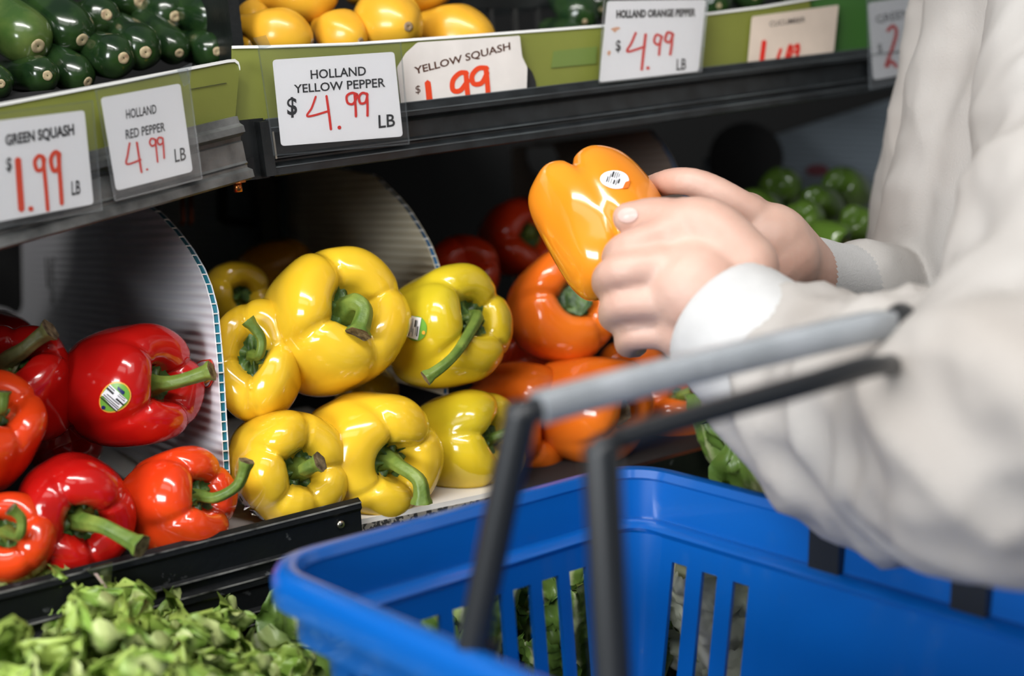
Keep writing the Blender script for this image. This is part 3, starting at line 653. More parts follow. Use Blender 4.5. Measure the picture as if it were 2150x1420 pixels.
# orange
Po = pepper('shiny orange pepper with dark green stump under the held one', (1178, 645), 119, 1.27, 1.0, (1208, 630), PO, GO, 3, 1.2, 1.0, 1.0, 31, [.20, (1212, 627, -.004)], .21, stem_m=M_calyx, tip_m=M_calyx)
To = pepper('orange pepper in the front row directly behind the black handle', (1225, 858), 112, 1.235, 1.08, (1296, 864), PO, GO, 4, .7, 1.0, .98, 32, [.14, (1300, 866, -.008)], .17, stem_m=M_calyx)
So = pepper('orange pepper beside the front yellow one with its lower lobe showing', (1085, 872), 108, 1.245, 1.0, (1140, 885), PO, GO, 4, .7, 1.0, 1.05, 33, [.08, (1158, 880, 0)], .12)
Wo = pepper('orange pepper at the right end of the front row with green stem', (1425, 866), 88, 1.31, 1.05, (1434, 832), PO, GO, 4, .4, 1.1, .92, 34, [.12, (1455, 822, -.004)], .16)
Uo = pepper('orange pepper tucked between the shiny one and the right end', (1330, 782), 74, 1.37, 1.0, (1345, 790), PO, GO, 4, .4, 1, 1, 35, away=True)
Qo = pepper('shaded orange red pepper next to the white divider tip', (972, 572), 84, 1.41, 1.0, (965, 585), PRO, GO, 4, .2, 1.0, 1.0, 36, away=True)
Ro = pepper('dim orange red pepper furthest back behind the held pepper', (1085, 500), 84, 1.50, 1.0, (1112, 490), PRO, GO, 4, .2, 1.0, 1.0, 37, [.1, (1118, 482, 0)], .15)
Xo = pepper('dark orange pepper deep in the gap beside the yellow heap', (1095, 748), 66, 1.40, 1.0, (1085, 745), PRO, GO, 4, .2, 1.0, 1.0, 38, away=True)
# held pepper
HD = 1.03
Hp = pepper('light orange pepper held in the hand with a round barcode sticker', (1262, 468), 126, HD, 1.16, (1308, 548), POH, GO, 3, 1.75, 1.0, 1.0, 41, [.06, (1322, 556, 0)], .12, taper=1.12, groove=1.6)
# green, far back
for i, (x, y, r, dd, cx, cy, lab) in enumerate([
    (1590, 462, 68, 1.50, 1600, 480, 'green pepper with a yellowish shine just above the far cuff'),
    (1688, 470, 46, 1.47, 1692, 490, 'pale shining green pepper in the middle of the back group'),
    (1722, 430, 40, 1.53, 1735, 440, 'small green pepper perched above the pale shining one'),
    (1802, 482, 46, 1.50, 1810, 500, 'green pepper at the jacket edge in the back group'),
    (1775, 400, 52, 1.60, 1785, 410, 'dark green pepper highest in the back group'),
    (1640, 400, 50, 1.60, 1640, 410, 'dark green pepper in shade behind the back group')]):
    pepper(lab, (x, y), r, dd, 1.15, (cx, cy), PG, GGR, 3 + i % 2, .3 * i, 1, 1, 50 + i, away=True, res=.6)
pepper('green pepper showing a brown stem end above the ribbed cuff', (1740, 500), 36, 1.43, 1.1, (1765, 508), PG, GGR, 3, .3, 1, 1, 60, [.2, (1782, 512, -.004)], .2, res=.6, stem_m=M_stemb)
pepper('lowest green pepper just peeping over the ribbed cuff', (1695, 545), 42, 1.40, 1.1, (1700, 548), PG, GGR, 4, .3, 1, 1, 61, away=True, res=.6)
# stickers
M_or = mat('sticker_orange_rim', (.85, .42, .05), .35); M_sg = mat('sticker_green', (.16, .40, .05), .35); M_sw = mat('sticker_white', (.82, .83, .86), .35); M_navy = mat('sticker_navy', (.01, .02, .12), .35)
O = .0006
s = disc(G_, G_, 'sticker', (241, 835), 36, 29, -.75, M_or, O, .12); 
s['label'] = 'oval sticker with orange rim, green field and barcode'
disc(G_, s, 'green_field', (241, 835), 33, 26, -.75, M_sg, O * 1.5, .12)
patch(G_, s, 'white_band', [(233, 807), (268, 840), (245, 862), (215, 829)], M_sw, O * 2)
disc(G_, s, 'navy_dot', (219, 855), 4, 4, 0, M_navy, O * 2.2)
patch(G_, s, 'logo_script', [(249, 811), (262, 823), (259, 829), (247, 817)], M_navy, O * 2.2, 5, 3)
barcode(G_, s, (241, 835), (.66, -.75), (.75, .66), [(-17, 2.2, -22, 22), (-12, 1.6, -20, 22), (-8, 1.4, -20, 20), (-3, 1.6, -16, 16), (6, 4.2, -24, -6), (12, 1.5, -24, -8), (2, 3.4, 4, 24), (9, 1, 2, 20), (13, 1, 2, 18)], O * 2.6)
s = disc(Lp, Lp, 'sticker', (874, 690), 23, 26, 0, M_sg, O, 0); s['label'] = 'green leaf shaped sticker with barcode'
disc(Lp, s, 'orange_mark', (891, 698), 3.5, 4, 0, M_or, O * 2); disc(Lp, s, 'orange_rim', (857, 684), 5, 14, .1, M_or, O * 1.7)
patch(Lp, s, 'white_band', [(866, 664), (887, 668), (879, 713), (858, 707)], M_sw, O * 2.2)
barcode(Lp, s, (872, 688), (1, .15), (-.15, 1), [(-8, 1.6, -10, 18), (-4, 1, -18, 10), (-1, 1.2, 2, 18), (2, 3, -16, -2), (5, 1, -16, 14), (8, 2.2, -4, 16)], O * 2.8)
s = disc(Hp, Hp, 'sticker', (1290, 378), 30, 19, .1, M_sw, O, .1); s['label'] = 'round white sticker with a black barcode'
barcode(Hp, s, (1288, 376), (.95, .3), (-.3, .95), [(-12, 2, 0, 12), (-8, 1.2, -8, 12), (-4, 3.2, -13, -1), (-3, 1.2, 2, 13), (1, 1.2, -14, 0), (5, 1.2, -14, 0), (3, 3.2, 3, 12), (8, 1.4, 1, 13), (12, 3, -2, 8), (9, 1, -12, -4)], O * 2)
patch(Hp, s, 'orange_tail', [(1312, 384), (1323, 380), (1318, 396), (1306, 398)], mat('sticker_orange', (.75, .16, .02), .35), O * 1.5, 4, 4)
s = patch(M_, M_, 'sticker', [(493, 1044), (508, 1036), (526, 1064), (512, 1072)], M_sw, O); s['label'] = 'white sticker strip with barcode and numbers'
barcode(M_, s, (504, 1049), (.85, -.5), (.5, .85), [(-5, 2, -2, 11), (-1, 2.6, -4, 9), (3, 1, -4, 8), (6, 2.4, -6, 6)], O * 2)
uvs_, fs_ = text_geo('4689', .02); q = [(509, 1066), (522, 1057), (525, 1063), (512, 1071)][::1]
q = [(524, 1063), (511, 1071), (508, 1066), (521, 1057.5)]
mesh('sticker_number', conform(M_, [bil(q, a, b) for a, b in uvs_], O * 2.2), fs_, mat('purple_ink', (.12, .03, .14), .5), s, False)
s2 = patch(M_, M_, 'sticker', [(520, 1076), (534, 1070), (560, 1096), (530, 1108)], M_sw, O); disc(M_, s2, 'oval_end', (529, 1082), 13, 13, 0, M_sw, O * 1.2)
patch(M_, s2, 'printed_square', [(524, 1081), (532, 1077), (537, 1084), (528, 1089)], mat('slate_ink', (.1, .13, .2), .5), O * 2, 3, 3)
patch(M_, s2, 'printed_line', [(530, 1094), (544, 1087), (545, 1088.5), (531, 1095.5)], mat('slate_ink', (.1, .13, .2), .5), O * 2, 4, 2)
# sticker on the divider behind the red stem
th, A_, n_, nd_, hv_ = d1
sk = flat(th, 'sticker', [(404, 782), (412, 764), (428, 756), (446, 754), (452, 770), (452, 796), (444, 812), (433, 817), (424, 811), (408, 806)], A_, n_, .001, mat('sticker_red_rim', (.75, .06, .03), .4), .0003, 3)
sk['label'] = 'white sticker with red outline and barcode'
flat(sk, 'white_field', [(407, 781), (414, 767), (428, 759), (443, 758), (448, 771), (449, 795), (442, 809), (433, 813), (425, 808), (410, 803)], A_, n_, .0015, M_sw, .0002, 3)
for q in ([(413, 773), (420, 768), (421, 770), (414, 775)], [(420, 776), (430, 770), (431, 771), (421, 777)], [(424, 797), (434, 790), (435, 792), (425, 799)], [(428, 801), (440, 793), (441, 795), (429, 803)]):
    flat(sk, 'printed_bar', q, A_, n_, .0018, M_ink, .0002)
flat(sk, 'orange_print', [(432, 803), (446, 795), (447, 799), (434, 807)], A_, n_, .0018, M_or, .0002)
# ================================================================== ZUCCHINI, SQUASH, CUCUMBERS
M_zuc = mat('zucchini_skin', (.030, .070, .016), .2, coat=.5, col2=(.007, .022, .008), vscale=35, bump=.03, bscale=90, contrast=(.35, .7))
M_zucl = mat('light_zucchini_skin', (.14, .20, .05), .22, coat=.4, col2=(.045, .10, .02), vscale=30, contrast=(.35, .65))
M_scar = mat('pale_scar', (.52, .42, .25), .65, col2=(.32, .2, .12), vscale=220, contrast=(.3, .5))
M_sq = mat('yellow_squash_skin', (.80, .45, .035), .3, coat=.25, col2=(.70, .33, .02), vscale=14, bump=.03, bscale=80)
M_sqs = mat('squash_scar', (.42, .30, .17), .7, col2=(.2, .13, .08), vscale=200)
def gourd(name, label, cat, c, Rpx, d, scar, prof, m, ms, group, scar_r, seed, sq=(1, 1), dots=False):
    rnd = random.Random(seed); R = Rpx / FP * d; C = P(*c, d); to = (CAM - C).normalized()
    lat = P(*scar, d) - C; lat -= to * lat.dot(to); sa = min(.95, lat.length / (R * prof[0][1])); ca = math.sqrt(1 - sa * sa)
    Ax = ((lat.normalized() * sa if lat.length > 1e-6 else V((0, 0, 0))) + to * ca).normalized()
    e1 = (RT - Ax * RT.dot(Ax)).normalized(); e2 = Ax.cross(e1); ns, nr = 36, 34
    pr = catmull([V((a, b, 0)) for a, b in prof], nr); v = []; off = V((rnd.uniform(0, 90), 0, 0))
    for p in pr:
        for i in range(ns):
            a = 2 * PI * i / ns; r = max(0, p.x) * (1 + .022 * math.cos(5 * a + seed) + .03 * noise.noise(V((math.cos(a), math.sin(a), p.y)) + off))
            v.append(C + (e1 * math.cos(a) * sq[0] + e2 * math.sin(a) * sq[1]) * r * R + Ax * p.y * R)
    th_ = thing(name, label, cat, C - Z * R, group)
    b = mesh('body', v, grid_faces(ns, nr, True), m, th_)
    sc0 = C + Ax * R * (prof[0][1] + .012); sv = []
    for j, t in enumerate((.0, .3, .7, 1, 1.12)):
        for i in range(20):
            a = 2 * PI * i / 20; r = scar_r * t * (1 + .02 * math.cos(5 * a)); sv.append(sc0 + (e1 * math.cos(a) + e2 * math.sin(a)) * r * R + Ax * R * (-.03 if t == 0 else .012 if t < 1 else -.0 if t == 1 else -.05))
    mesh('blossom_scar', sv, grid_faces(20, 5, True), ms, th_)
    BODY[th_] = (v, grid_faces(ns, nr, True), b)
    return th_
ZP = [(0, 1.0), (.18, .99), (.45, .92), (.72, .70), (.92, .32), (1.0, -.15), (1.0, -1.2), (.95, -2.6), (.86, -4.0), (.6, -4.6), (0, -4.75)]
ZL = [((50, 75), 52, (80, 97), 1.10, 'l', 'big pale zucchini leftmost of the upper row, lightest of the pile'), ((145, 60), 47, (173, 84), 1.12, 'd', 'dark zucchini second from left in the upper row'),
      ((207, 38), 41, (224, 31), 1.155, 'd', 'zucchini with bright round scar third in the upper row'), ((275, -2), 40, (293, 3), 1.21, 'd', 'zucchini cut by the top edge of the pile'),
      ((350, 28), 40, (368, 35), 1.20, 'd', 'zucchini second from right in the upper row'), ((440, 36), 43, (467, 40), 1.19, 'd', 'zucchini rightmost in the upper row beside the black upright'),
      ((84, 158), 36, (100, 159), 1.085, 'd', 'small zucchini in the lower row below the pale one'), ((157, 155), 37, (185, 172), 1.11, 'd', 'zucchini sunk behind the card strip in the lower row'),
      ((238, 118), 42, (260, 122), 1.115, 'd', 'glossy zucchini in the middle of the lower row'), ((292, 100), 43, (306, 110), 1.13, 'd', 'zucchini with green ringed scar in the lower row'),
      ((362, 98), 33, (377, 112), 1.16, 'd', 'small zucchini with orange scar in the lower row'), ((440, 105), 32, (456, 108), 1.17, 'd', 'zucchini lowest at the right end beside the upright'),
      ((-8, 172), 32, (2, 176), 1.06, 'd', 'zucchini cut by the left edge just above the card'), ((-22, 20), 40, (-6, 22), 1.13, 'l', 'zucchini cut by the top left corner'),
      ((95, -22), 42, (110, -14), 1.17, 'd', 'zucchini barely seen between the tops of the leftmost pair'), ((395, -42), 40, (410, -38), 1.25, 'd', 'zucchini just entering at the top above the right pair')]
for i, (c, r, s_, dd, k, lab) in enumerate(ZL):
    gourd('zucchini', lab, 'zucchini', c, r * 1.14, dd, s_, ZP, M_zucl if k == 'l' else M_zuc, M_scar, 'zucchini piled on the upper left shelf', .24, i)
SP = [(0, 1.25), (.16, 1.23), (.4, 1.12), (.68, .85), (.9, .45), (1.0, 0), (.95, -.35), (.80, -.75), (.60, -1.1), (.45, -1.4), (.36, -1.65), (.25, -1.8), (0, -1.83)]
SL = [((532, 34), 34, (538, 47), 1.19, 'yellow squash leftmost, squeezed against the black upright'), ((590, 72), 56, (662, 90), 1.165, 'yellow squash lying low behind the card strip above the tape'),
      ((635, -8), 62, (740, -18), 1.21, 'large yellow squash on top at the left of the heap'), ((718, 72), 52, (757, 86), 1.185, 'yellow squash low in the middle of the heap'),
      ((815, 50), 74, (857, 56), 1.20, 'biggest yellow squash facing forward with round scar'), ((965, 75), 66, (1035, 95), 1.235, 'yellow squash at the right end of the heap'),
      ((885, -35), 60, (950, -28), 1.26, 'yellow squash cut by the top edge at the right'), ((760, -30), 44, (790, -20), 1.28, 'yellow squash wedged at the top between the larger ones'), ((524, 92), 22, (525, 94), 1.17, 'yellow squash just peeping at the left end of the long strip')]
for i, (c, r, s_, dd, lab) in enumerate(SL):
    gourd('yellow_squash', lab, 'squash', c, r, dd, s_, SP, M_sq, M_sqs, 'yellow squash heaped on the upper right shelf', .13, 30 + i)
# black crates beside the squash
def crate(label, q0, q1, y0, y1, d0, d1, dep):
    a, b = P(q0, y1, d0), P(q1, y1 - 6, d1); h = (P(q0, y0, d0) - a).length; ex = (b - a); lx = ex.length; ex.normalize(); ey = V((-ex.y, ex.x, 0)).normalized()
    if ey.dot(FW) < 0: ey = -ey
    th_ = thing('produce_crate', label, 'crate', a)
    for zc, hh in ((h, .006), (h * .06, .006)):
        for cc, e_a, e_b in ((a + ex * lx / 2, ex * lx / 2, ey * .002), (a + ex * lx / 2 + ey * dep, ex * lx / 2, ey * .002), (a + ey * dep / 2, ex * .002, ey * dep / 2), (a + ex * lx + ey * dep / 2, ex * .002, ey * dep / 2)):
            v, f = box(cc + Z * zc, e_a, e_b, Z * hh); mesh('rim', v, f, M_black, th_, False)
    for i in range(5):
        v, f = box(a + ex * lx * i / 4 + Z * h / 2 + ey * .001, ex * .0022, ey * .0022, Z * h / 2); mesh('bar', v, f, mat('crate_bar', (.03, .03, .03), .35), th_, False)
    v, f = box(a + ex * lx / 2 + ey * (dep + .004) + Z * h / 2, ex * lx / 2, ey * .002, Z * h / 2); mesh('back_wall', v, f, M_black, th_, False)
    v, f = box(a + ex * lx / 2 + ey * dep / 2, ex * lx / 2, ey * dep / 2, Z * .002); mesh('base', v, f, M_black, th_, False)
crate('black slatted crate right of the yellow squash', 985, 1182, 6, 92, 1.33, 1.40, .18)
crate('black crate filling the dark gap above the cucumber tag', 1490, 1800, -70, 40, 1.50, 1.56, .15)
v, f = box(P(493, 30, 1.13) + N * .03, S * .0045, N * .03, Z * .050); tag(mesh('crate_side', v, f, M_black, None, False), 'narrow black panel standing between zucchini and yellow squash', 'panel')
CL = [((1215, 28), 44, (1228, 45), 1.36, 'shiny dark cucumber between the crate and the orange pepper tag'), ((1255, 10), 34, (1262, 20), 1.42, 'dark cucumber half behind the orange pepper tag'),
      ((1200, 75), 30, (1212, 78), 1.33, 'low cucumber just above the long card strip'), ((1500, 5), 38, (1510, 12), 1.44, 'dark cucumber right of the orange pepper tag'), ((1575, -12), 38, (1585, -6), 1.47, 'dark cucumber above the cucumber tag'), ((1660, -22), 36, (1668, -16), 1.50, 'cucumber cut by the top edge furthest right')]
for i, (c, r, s_, dd, lab) in enumerate(CL): gourd('cucumber', lab, 'cucumber', c, r, dd, s_, ZP, M_zuc, M_scar, 'cucumbers on the upper right shelf', .12, 60 + i)
# risers of the upper shelves that carry the piles behind the card strips
for pile, shelf_, zb in (('zucchini', 'display_shelf.001', LB.z - .032), ('yellow_squash', 'display_shelf', RA.z - .028)):
    pv = [p for t_h, b_ in BODY.items() if t_h.name.split('.')[0] == pile for p in b_[0]]
    s0, s1 = min(p.dot(S) for p in pv), max(p.dot(S) for p in pv); n0_, n1_ = min(p.dot(N) for p in pv) + .01, max(p.dot(N) for p in pv)
    zt = min(p.z for p in pv) + .004; c = S * (s0 + s1) / 2 + N * (n0_ + n1_) / 2 + Z * (zt + zb) / 2
    v, f = box(c, S * (s1 - s0) / 2, N * (n1_ - n0_) / 2, Z * abs(zt - zb) / 2); mesh('riser', v, f, M_dark, bpy.data.objects[shelf_], False)
# ================================================================== SALAD
def leaf_mat(name, cols, rough=.42, vein=False):
    """cols: edge colour, blade colour, rib colour; UV.x across, UV.y along"""
    m = bpy.data.materials.new(name); m.use_nodes = True; nt = m.node_tree; b = nt.nodes['Principled BSDF']; b.inputs['Roughness'].default_value = rough
    b.inputs['Subsurface Weight'].default_value = 0
    uv = nt.nodes.new('ShaderNodeUVMap'); sp = nt.nodes.new('ShaderNodeSeparateXYZ'); nt.links.new(uv.outputs[0], sp.inputs[0])
    a = nt.nodes.new('ShaderNodeMath'); a.operation = 'SUBTRACT'; a.inputs[1].default_value = .5; nt.links.new(sp.outputs['X'], a.inputs[0])
    ab = nt.nodes.new('ShaderNodeMath'); ab.operation = 'ABSOLUTE'; nt.links.new(a.outputs[0], ab.inputs[0])
    tc = nt.nodes.new('ShaderNodeTexCoord'); n = nt.nodes.new('ShaderNodeTexNoise'); n.inputs['Scale'].default_value = 55; n.inputs['Detail'].default_value = 4; nt.links.new(tc.outputs['Object'], n.inputs['Vector'])
    ma = nt.nodes.new('ShaderNodeMath'); ma.operation = 'MULTIPLY_ADD'; ma.inputs[1].default_value = .25; ma.inputs[2].default_value = -.12; nt.links.new(n.outputs['Fac'], ma.inputs[0])
    ad = nt.nodes.new('ShaderNodeMath'); ad.operation = 'ADD'; nt.links.new(ab.outputs[0], ad.inputs[0]); nt.links.new(ma.outputs[0], ad.inputs[1])
    r = nt.nodes.new('ShaderNodeValToRGB'); e = r.color_ramp.elements; e[0].position = .02; e[0].color = (*cols[2], 1); e[1].position = .48; e[1].color = (*cols[0], 1)
    k = e.new(.10); k.color = (*cols[1], 1); nt.links.new(ad.outputs[0], r.inputs[0])
    nt.links.new(r.outputs[0], b.inputs['Base Color'])
    bp = nt.nodes.new('ShaderNodeBump'); bp.inputs['Strength'].default_value = .4; bp.inputs['Distance'].default_value = .002; nt.links.new(n.outputs['Fac'], bp.inputs['Height']); nt.links.new(bp.outputs[0], b.inputs['Normal'])
    return m
LM_frill = leaf_mat('frilly_leaf', ((.36, .47, .10), (.20, .34, .05), (.45, .52, .2)))
LM_rom = leaf_mat('romaine_leaf', ((.09, .17, .03), (.15, .25, .05), (.5, .56, .3)), .35)
LM_romp = leaf_mat('pale_romaine_leaf', ((.17, .25, .07), (.32, .40, .15), (.62, .66, .45)), .35)
LM_napa = leaf_mat('cabbage_leaf', ((.66, .7, .46), (.82, .83, .72), (.9, .9, .85)), .35)
def leaf_data(name, kind, seed, Ln, Wd, m):
    rnd = random.Random(seed); o1 = V((rnd.uniform(0, 99), rnd.uniform(0, 99), 0)); nu, nv = (72, 60) if kind == 'frill' else (30, 40); v = []; uv = []
    for j in range(nv):
        t = j / (nv - 1)
        w_ = Wd * ((.22 + .78 * math.sin(PI * min(1, t * .62) ** 1.1)) if kind == 'frill' else (.25 + .75 * math.sin(PI * (t * .80 + .06)))) * (1 if t < .82 else math.sqrt(max(0.02, 1 - ((t - .82) / .19) ** 2)))
        for i in range(nu):
            s = i / (nu - 1) * 2 - 1; e = max(abs(s) ** 1.1, max(0, (t - .3) / .7) ** 1.2) if kind == 'frill' else abs(s) ** 2
            p = V((s * w_, t * Ln, 0))
            curl = .35 * Wd * s * s - .25 * Ln * (t ** 3) * (.8 if kind == 'frill' else .35)
            p.z = curl
            if kind == 'frill':
                q = p * 40 + o1; ph = noise.noise(q) * 3.2; r_ = math.hypot(p.x, p.y - .3 * Ln); an = math.atan2(p.x, p.y - .3 * Ln)
                k1 = an * .075 / .0125 * 2 * PI * .62 + ph; k2 = an * .075 / .0062 * 2 * PI * .62 + ph * 2.3
                ee = min(1, e) ** 1.3; dirr = V((math.sin(an), math.cos(an), 0)); tang = V((math.cos(an), -math.sin(an), 0))
                p.z += ee * (.0105 * math.sin(k1) + .0045 * math.sin(k2)); p += dirr * ee * (.005 * math.cos(k1 * .5) + .003 * math.sin(k2)) + tang * ee * .005 * math.sin(k1 + 1.3)
                p += V((noise.noise(p * 120 + o1), noise.noise(p * 120 + V((7, 3, 5))), noise.noise(p * 120 + V((1, 9, 4))))) * (.007 * ee)
                p.z += .005 * noise.noise(p * 40 + o1)
            else:
                q = p * 45 + o1; q2 = p * 110 + o1
                p.z += (.014 * noise.noise(q) + .013 * (.5 - abs(noise.noise(q2)))) * (.3 + min(1, abs(s) * 1.4)) - .006 * math.exp(-(s / .12) ** 2) * (1 - t)
                p.x += .008 * e * noise.noise(q + V((4, 4, 4)))
            v.append(p); uv.append((s * .5 + .5, t))
    me = bpy.data.meshes.new(name); me.from_pydata([tuple(p) for p in v], [], grid_faces(nu, nv)); me.materials.append(m)
    me.polygons.foreach_set('use_smooth', [True] * len(me.polygons)); ul = me.uv_layers.new(name='UVMap')
    for l in me.loops: ul.data[l.index].uv = uv[l.vertex_index]
    me.update(); return me
def put_leaf(parent, me, loc, az, tilt, roll, sc1, name='leaf'):
    o = link(bpy.data.objects.new(name, me)); o.parent = parent
    o.matrix_local = Matrix.Translation(loc) @ Matrix.Rotation(az, 4, 'Z') @ Matrix.Rotation(PI / 2 - tilt, 4, 'X') @ Matrix.Rotation(roll, 4, 'Y') @ Matrix.Diagonal((sc1, sc1, sc1, 1))
    return o
frill = [leaf_data('leaf', 'frill', s, .165, .044, LM_frill) for s in range(5)]
rom = [leaf_data('leaf', 'rom', 20 + s, .20, .042, LM_rom if s % 3 else LM_romp) for s in range(6)]
napa = [leaf_data('leaf', 'rom', 40 + s, .19, .055, LM_napa) for s in range(3)]
def head(name, label, px, py, d, leaves, n, group, h=1.0, t0=.08, t1=1.0, seed=1, cat='lettuce', top=None):
    rnd = random.Random(seed); c = P(px, py, d); base = V((c.x, c.y, TIERZ if top is None else top))
    th_ = thing(name, label, cat, base, group)
    for i in range(n):
        k = i / max(1, n - 1); az = i * 2.399 + rnd.uniform(-.2, .2); tilt = t0 + (t1 - t0) * k ** .8 + rnd.uniform(-.08, .08)
        put_leaf(th_, rnd.choice(leaves), V((math.sin(-az), math.cos(az), 0)) * (.012 + .012 * k) + V((0, 0, .012 * (1 - k) + .004)), az, tilt, rnd.uniform(-.3, .3), h * rnd.uniform(.9, 1.08))
    return th_
GL, GRM = 'frilly lettuces in the bottom corner', 'romaine heads behind the basket'
head('leaf_lettuce', 'frilly light green lettuce filling the bottom left corner', 30, 1330, .90, frill, 46, GL, .92, .05, .85, 1, top=.88)
head('leaf_lettuce', 'frilly light green lettuce right of the corner one, lower down', 235, 1400, .885, frill, 42, GL, .76, .05, .85, 2, top=.88)
head('leaf_lettuce', 'low frilly lettuce tip nearest the basket along the bottom edge', 395, 1450, .885, frill, 34, GL, .62, .05, .85, 3, top=.88)
head('leaf_lettuce', 'frilly lettuce nearest the camera below the bottom left edge', 95, 1470, .80, frill, 42, GL, .84, .05, .9, 4, top=.88)
head('romaine_lettuce', 'single green lettuce leaf showing left of the blue basket', 640, 1420, .98, rom, 5, GRM, .80, .05, .5, 5)
for i, (x, y, d, hh, n, lab) in enumerate([(845, 1330, 1.04, .72, 12, 'romaine seen through the leftmost slots of the basket'), (950, 1320, 1.065, .74, 12, 'romaine seen through slots left of the front handle leg'),
    (1085, 1300, 1.16, .62, 10, 'romaine seen between both black handle legs'), (1200, 1290, 1.10, .64, 10, 'dark romaine seen through slots beside the second handle leg'), (1300, 1250, 1.13, .64, 10, 'romaine standing behind the far corner of the basket'),
    (1420, 1200, 1.18, .64, 10, 'romaine showing through the right wall slots'), (1640, 1180, 1.215, 1.06, 12, 'crinkled romaine rising above the basket rim beside the sleeve'), (1720, 1180, 1.23, 1.06, 12, 'romaine half hidden behind the drooping sleeve')]):
    head('romaine_lettuce', lab, x, y, d, (rom[1:3] + rom[4:6]) if hh > 1 else rom, n, GRM, hh, .03, .22 if hh > 1 else .45, 10 + i)
head('napa_cabbage', 'white ribbed cabbage seen low through the right wall slots', 1530, 1400, 1.125, napa, 12, None, .80, .03, .45, 30, 'cabbage')
# ================================================================== BASKET
M_blue = mat('blue_basket_plastic', (.001, .092, .385), .28, coat=.5, var=.08, vscale=6, spec=.5)
M_gtop = mat('grip_sheen_grey', (.36, .38, .41), .35, col2=(.26, .28, .30), vscale=30, spec=.8)  # grey colour stands in for lights reflected on the black grip
M_grip = mat('black_grip_plastic', (.014, .016, .019), .34)
dl = .80
BN = (RT * -.00269 + UP * .98454 + FW * -.17511).normalized()      # the basket hangs a little tilted
es = (RT * .7318 + UP * .12129 + FW * .67064).normalized(); el = (RT * .68152 + UP * -.12634 + FW * -.72081).normalized()
Lc = P(513, 1190, dl); WS, LG, BH = .324, .46, .205
bk = thing('shopping_basket', 'blue plastic shopping basket with two black handles hanging from the arm', 'basket', Lc + es * WS / 2 + el * LG / 2 - BN * BH)
def rrect(ins, z, nseg=7, rad=.042):
    pts = []; r = max(.012, rad - ins)
    for cx, cy, a0 in ((WS - ins - r, LG - ins - r, 0), (ins + r, LG - ins - r, PI / 2), (ins + r, ins + r, PI), (WS - ins - r, ins + r, 1.5 * PI)):
        for i in range(nseg + 1):
            a = a0 + PI / 2 * i / nseg; pts.append(Lc + es * (cx + r * math.cos(a)) + el * (cy + r * math.sin(a)) + BN * z)
    return pts
def ringmesh(name, loops, m, parent, closed=True, sharp=50):
    n = len(loops[0]); v = [p for l in loops for p in l]; f = grid_faces(n, len(loops), True)
    if closed: f += [((len(loops) - 1) * n + i, (len(loops) - 1) * n + (i + 1) % n, (i + 1) % n, i) for i in range(n)]
    return mesh(name, v, f, m, parent, True, sharp=sharp)
ringmesh('rim', [rrect(-.001, -.016), rrect(-.002, -.004), rrect(.001, .002), rrect(.006, .0042), rrect(.012, .003), rrect(.0145, -.002), rrect(.0135, -.004), rrect(.004, -.004), rrect(.002, -.016)], M_blue, bk)
ringmesh('upper_band', [rrect(.010, -.003), rrect(.0135, -.003), rrect(.016, -.034), rrect(.0125, -.034)], M_blue, bk)
ringmesh('ledge', [rrect(.012, -.0315), rrect(.016, -.030), rrect(.024, -.0305), rrect(.028, -.034), rrect(.026, -.039), rrect(.012, -.039)], M_blue, bk)
# tapered slotted walls below the ledge
TOPZ, BOTZ, INS0, INS1 = -.037, -BH, .0235, .042
def wallpt(side, t, z, off=0.0):
    k = (TOPZ - z) / (TOPZ - BOTZ); i = INS0 + (INS1 - INS0) * k + off
    if side == 'far': return Lc + es * t + el * i + BN * z
    if side == 'near': return Lc + es * t + el * (LG - i) + BN * z
    if side == 'left': return Lc + el * t + es * i + BN * z
    return Lc + el * t + es * (WS - i) + BN * z
def panel(name, side, t0, t1, z0, z1, parent, th_=.003, m=M_blue):
    a = [wallpt(side, t, z) for t, z in ((t0, z0), (t1, z0), (t1, z1), (t0, z1))]; b = [wallpt(side, t, z, th_) for t, z in ((t0, z0), (t1, z0), (t1, z1), (t0, z1))]
    return mesh(name, a + b, BOXF, m, parent, False)
CR = .052
def corner_wall(cs, cl, a0):
    v = []; n = 8
    for z in (TOPZ, BOTZ):
        k = (TOPZ - z) / (TOPZ - BOTZ); i = INS0 + (INS1 - INS0) * k
        for o_ in (0, .003):
            r = CR - i - o_
            for j in range(n):
                a = a0 + PI / 2 * j / (n - 1); v.append(Lc + es * (cs + r * math.cos(a)) + el * (cl + r * math.sin(a)) + BN * z)
    f = []
    for j in range(n - 1):
        f += [(j, j + 1, 2 * n + j + 1, 2 * n + j), (n + j, 3 * n + j, 3 * n + j + 1, n + j + 1), (j, n + j, n + j + 1, j + 1), (2 * n + j, 2 * n + j + 1, 3 * n + j + 1, 3 * n + j)]
    mesh('corner_wall', v, f, M_blue, bk, True, sharp=50)
corner_wall(CR, CR, PI); corner_wall(WS - CR, CR, 1.5 * PI); corner_wall(WS - CR, LG - CR, 0); corner_wall(CR, LG - CR, PI / 2)
def slotted(side, length, slots, zt, zb):
    """slots: list of (start, end); solid elsewhere"""
    panel('wall_band', side, CR, length - CR, TOPZ, zt, bk); panel('wall_band', side, CR, length - CR, zb, BOTZ, bk)
    cur = CR
    for a, b in slots + [(length - CR, None)]:
        nm = 'slat' if a - cur < .03 else 'wall_panel'
        panel(nm, side, cur, a, zt, zb, bk); cur = b
pit, sl = .0282, .0155
slotted('far', WS, [(.104 + .0255 * i, .104 + .0255 * i + .0155) for i in range(6)], -.052, -.175)
slotted('near', WS, [(.104 + .0255 * i, .104 + .0255 * i + .0155) for i in range(6)], -.052, -.175)
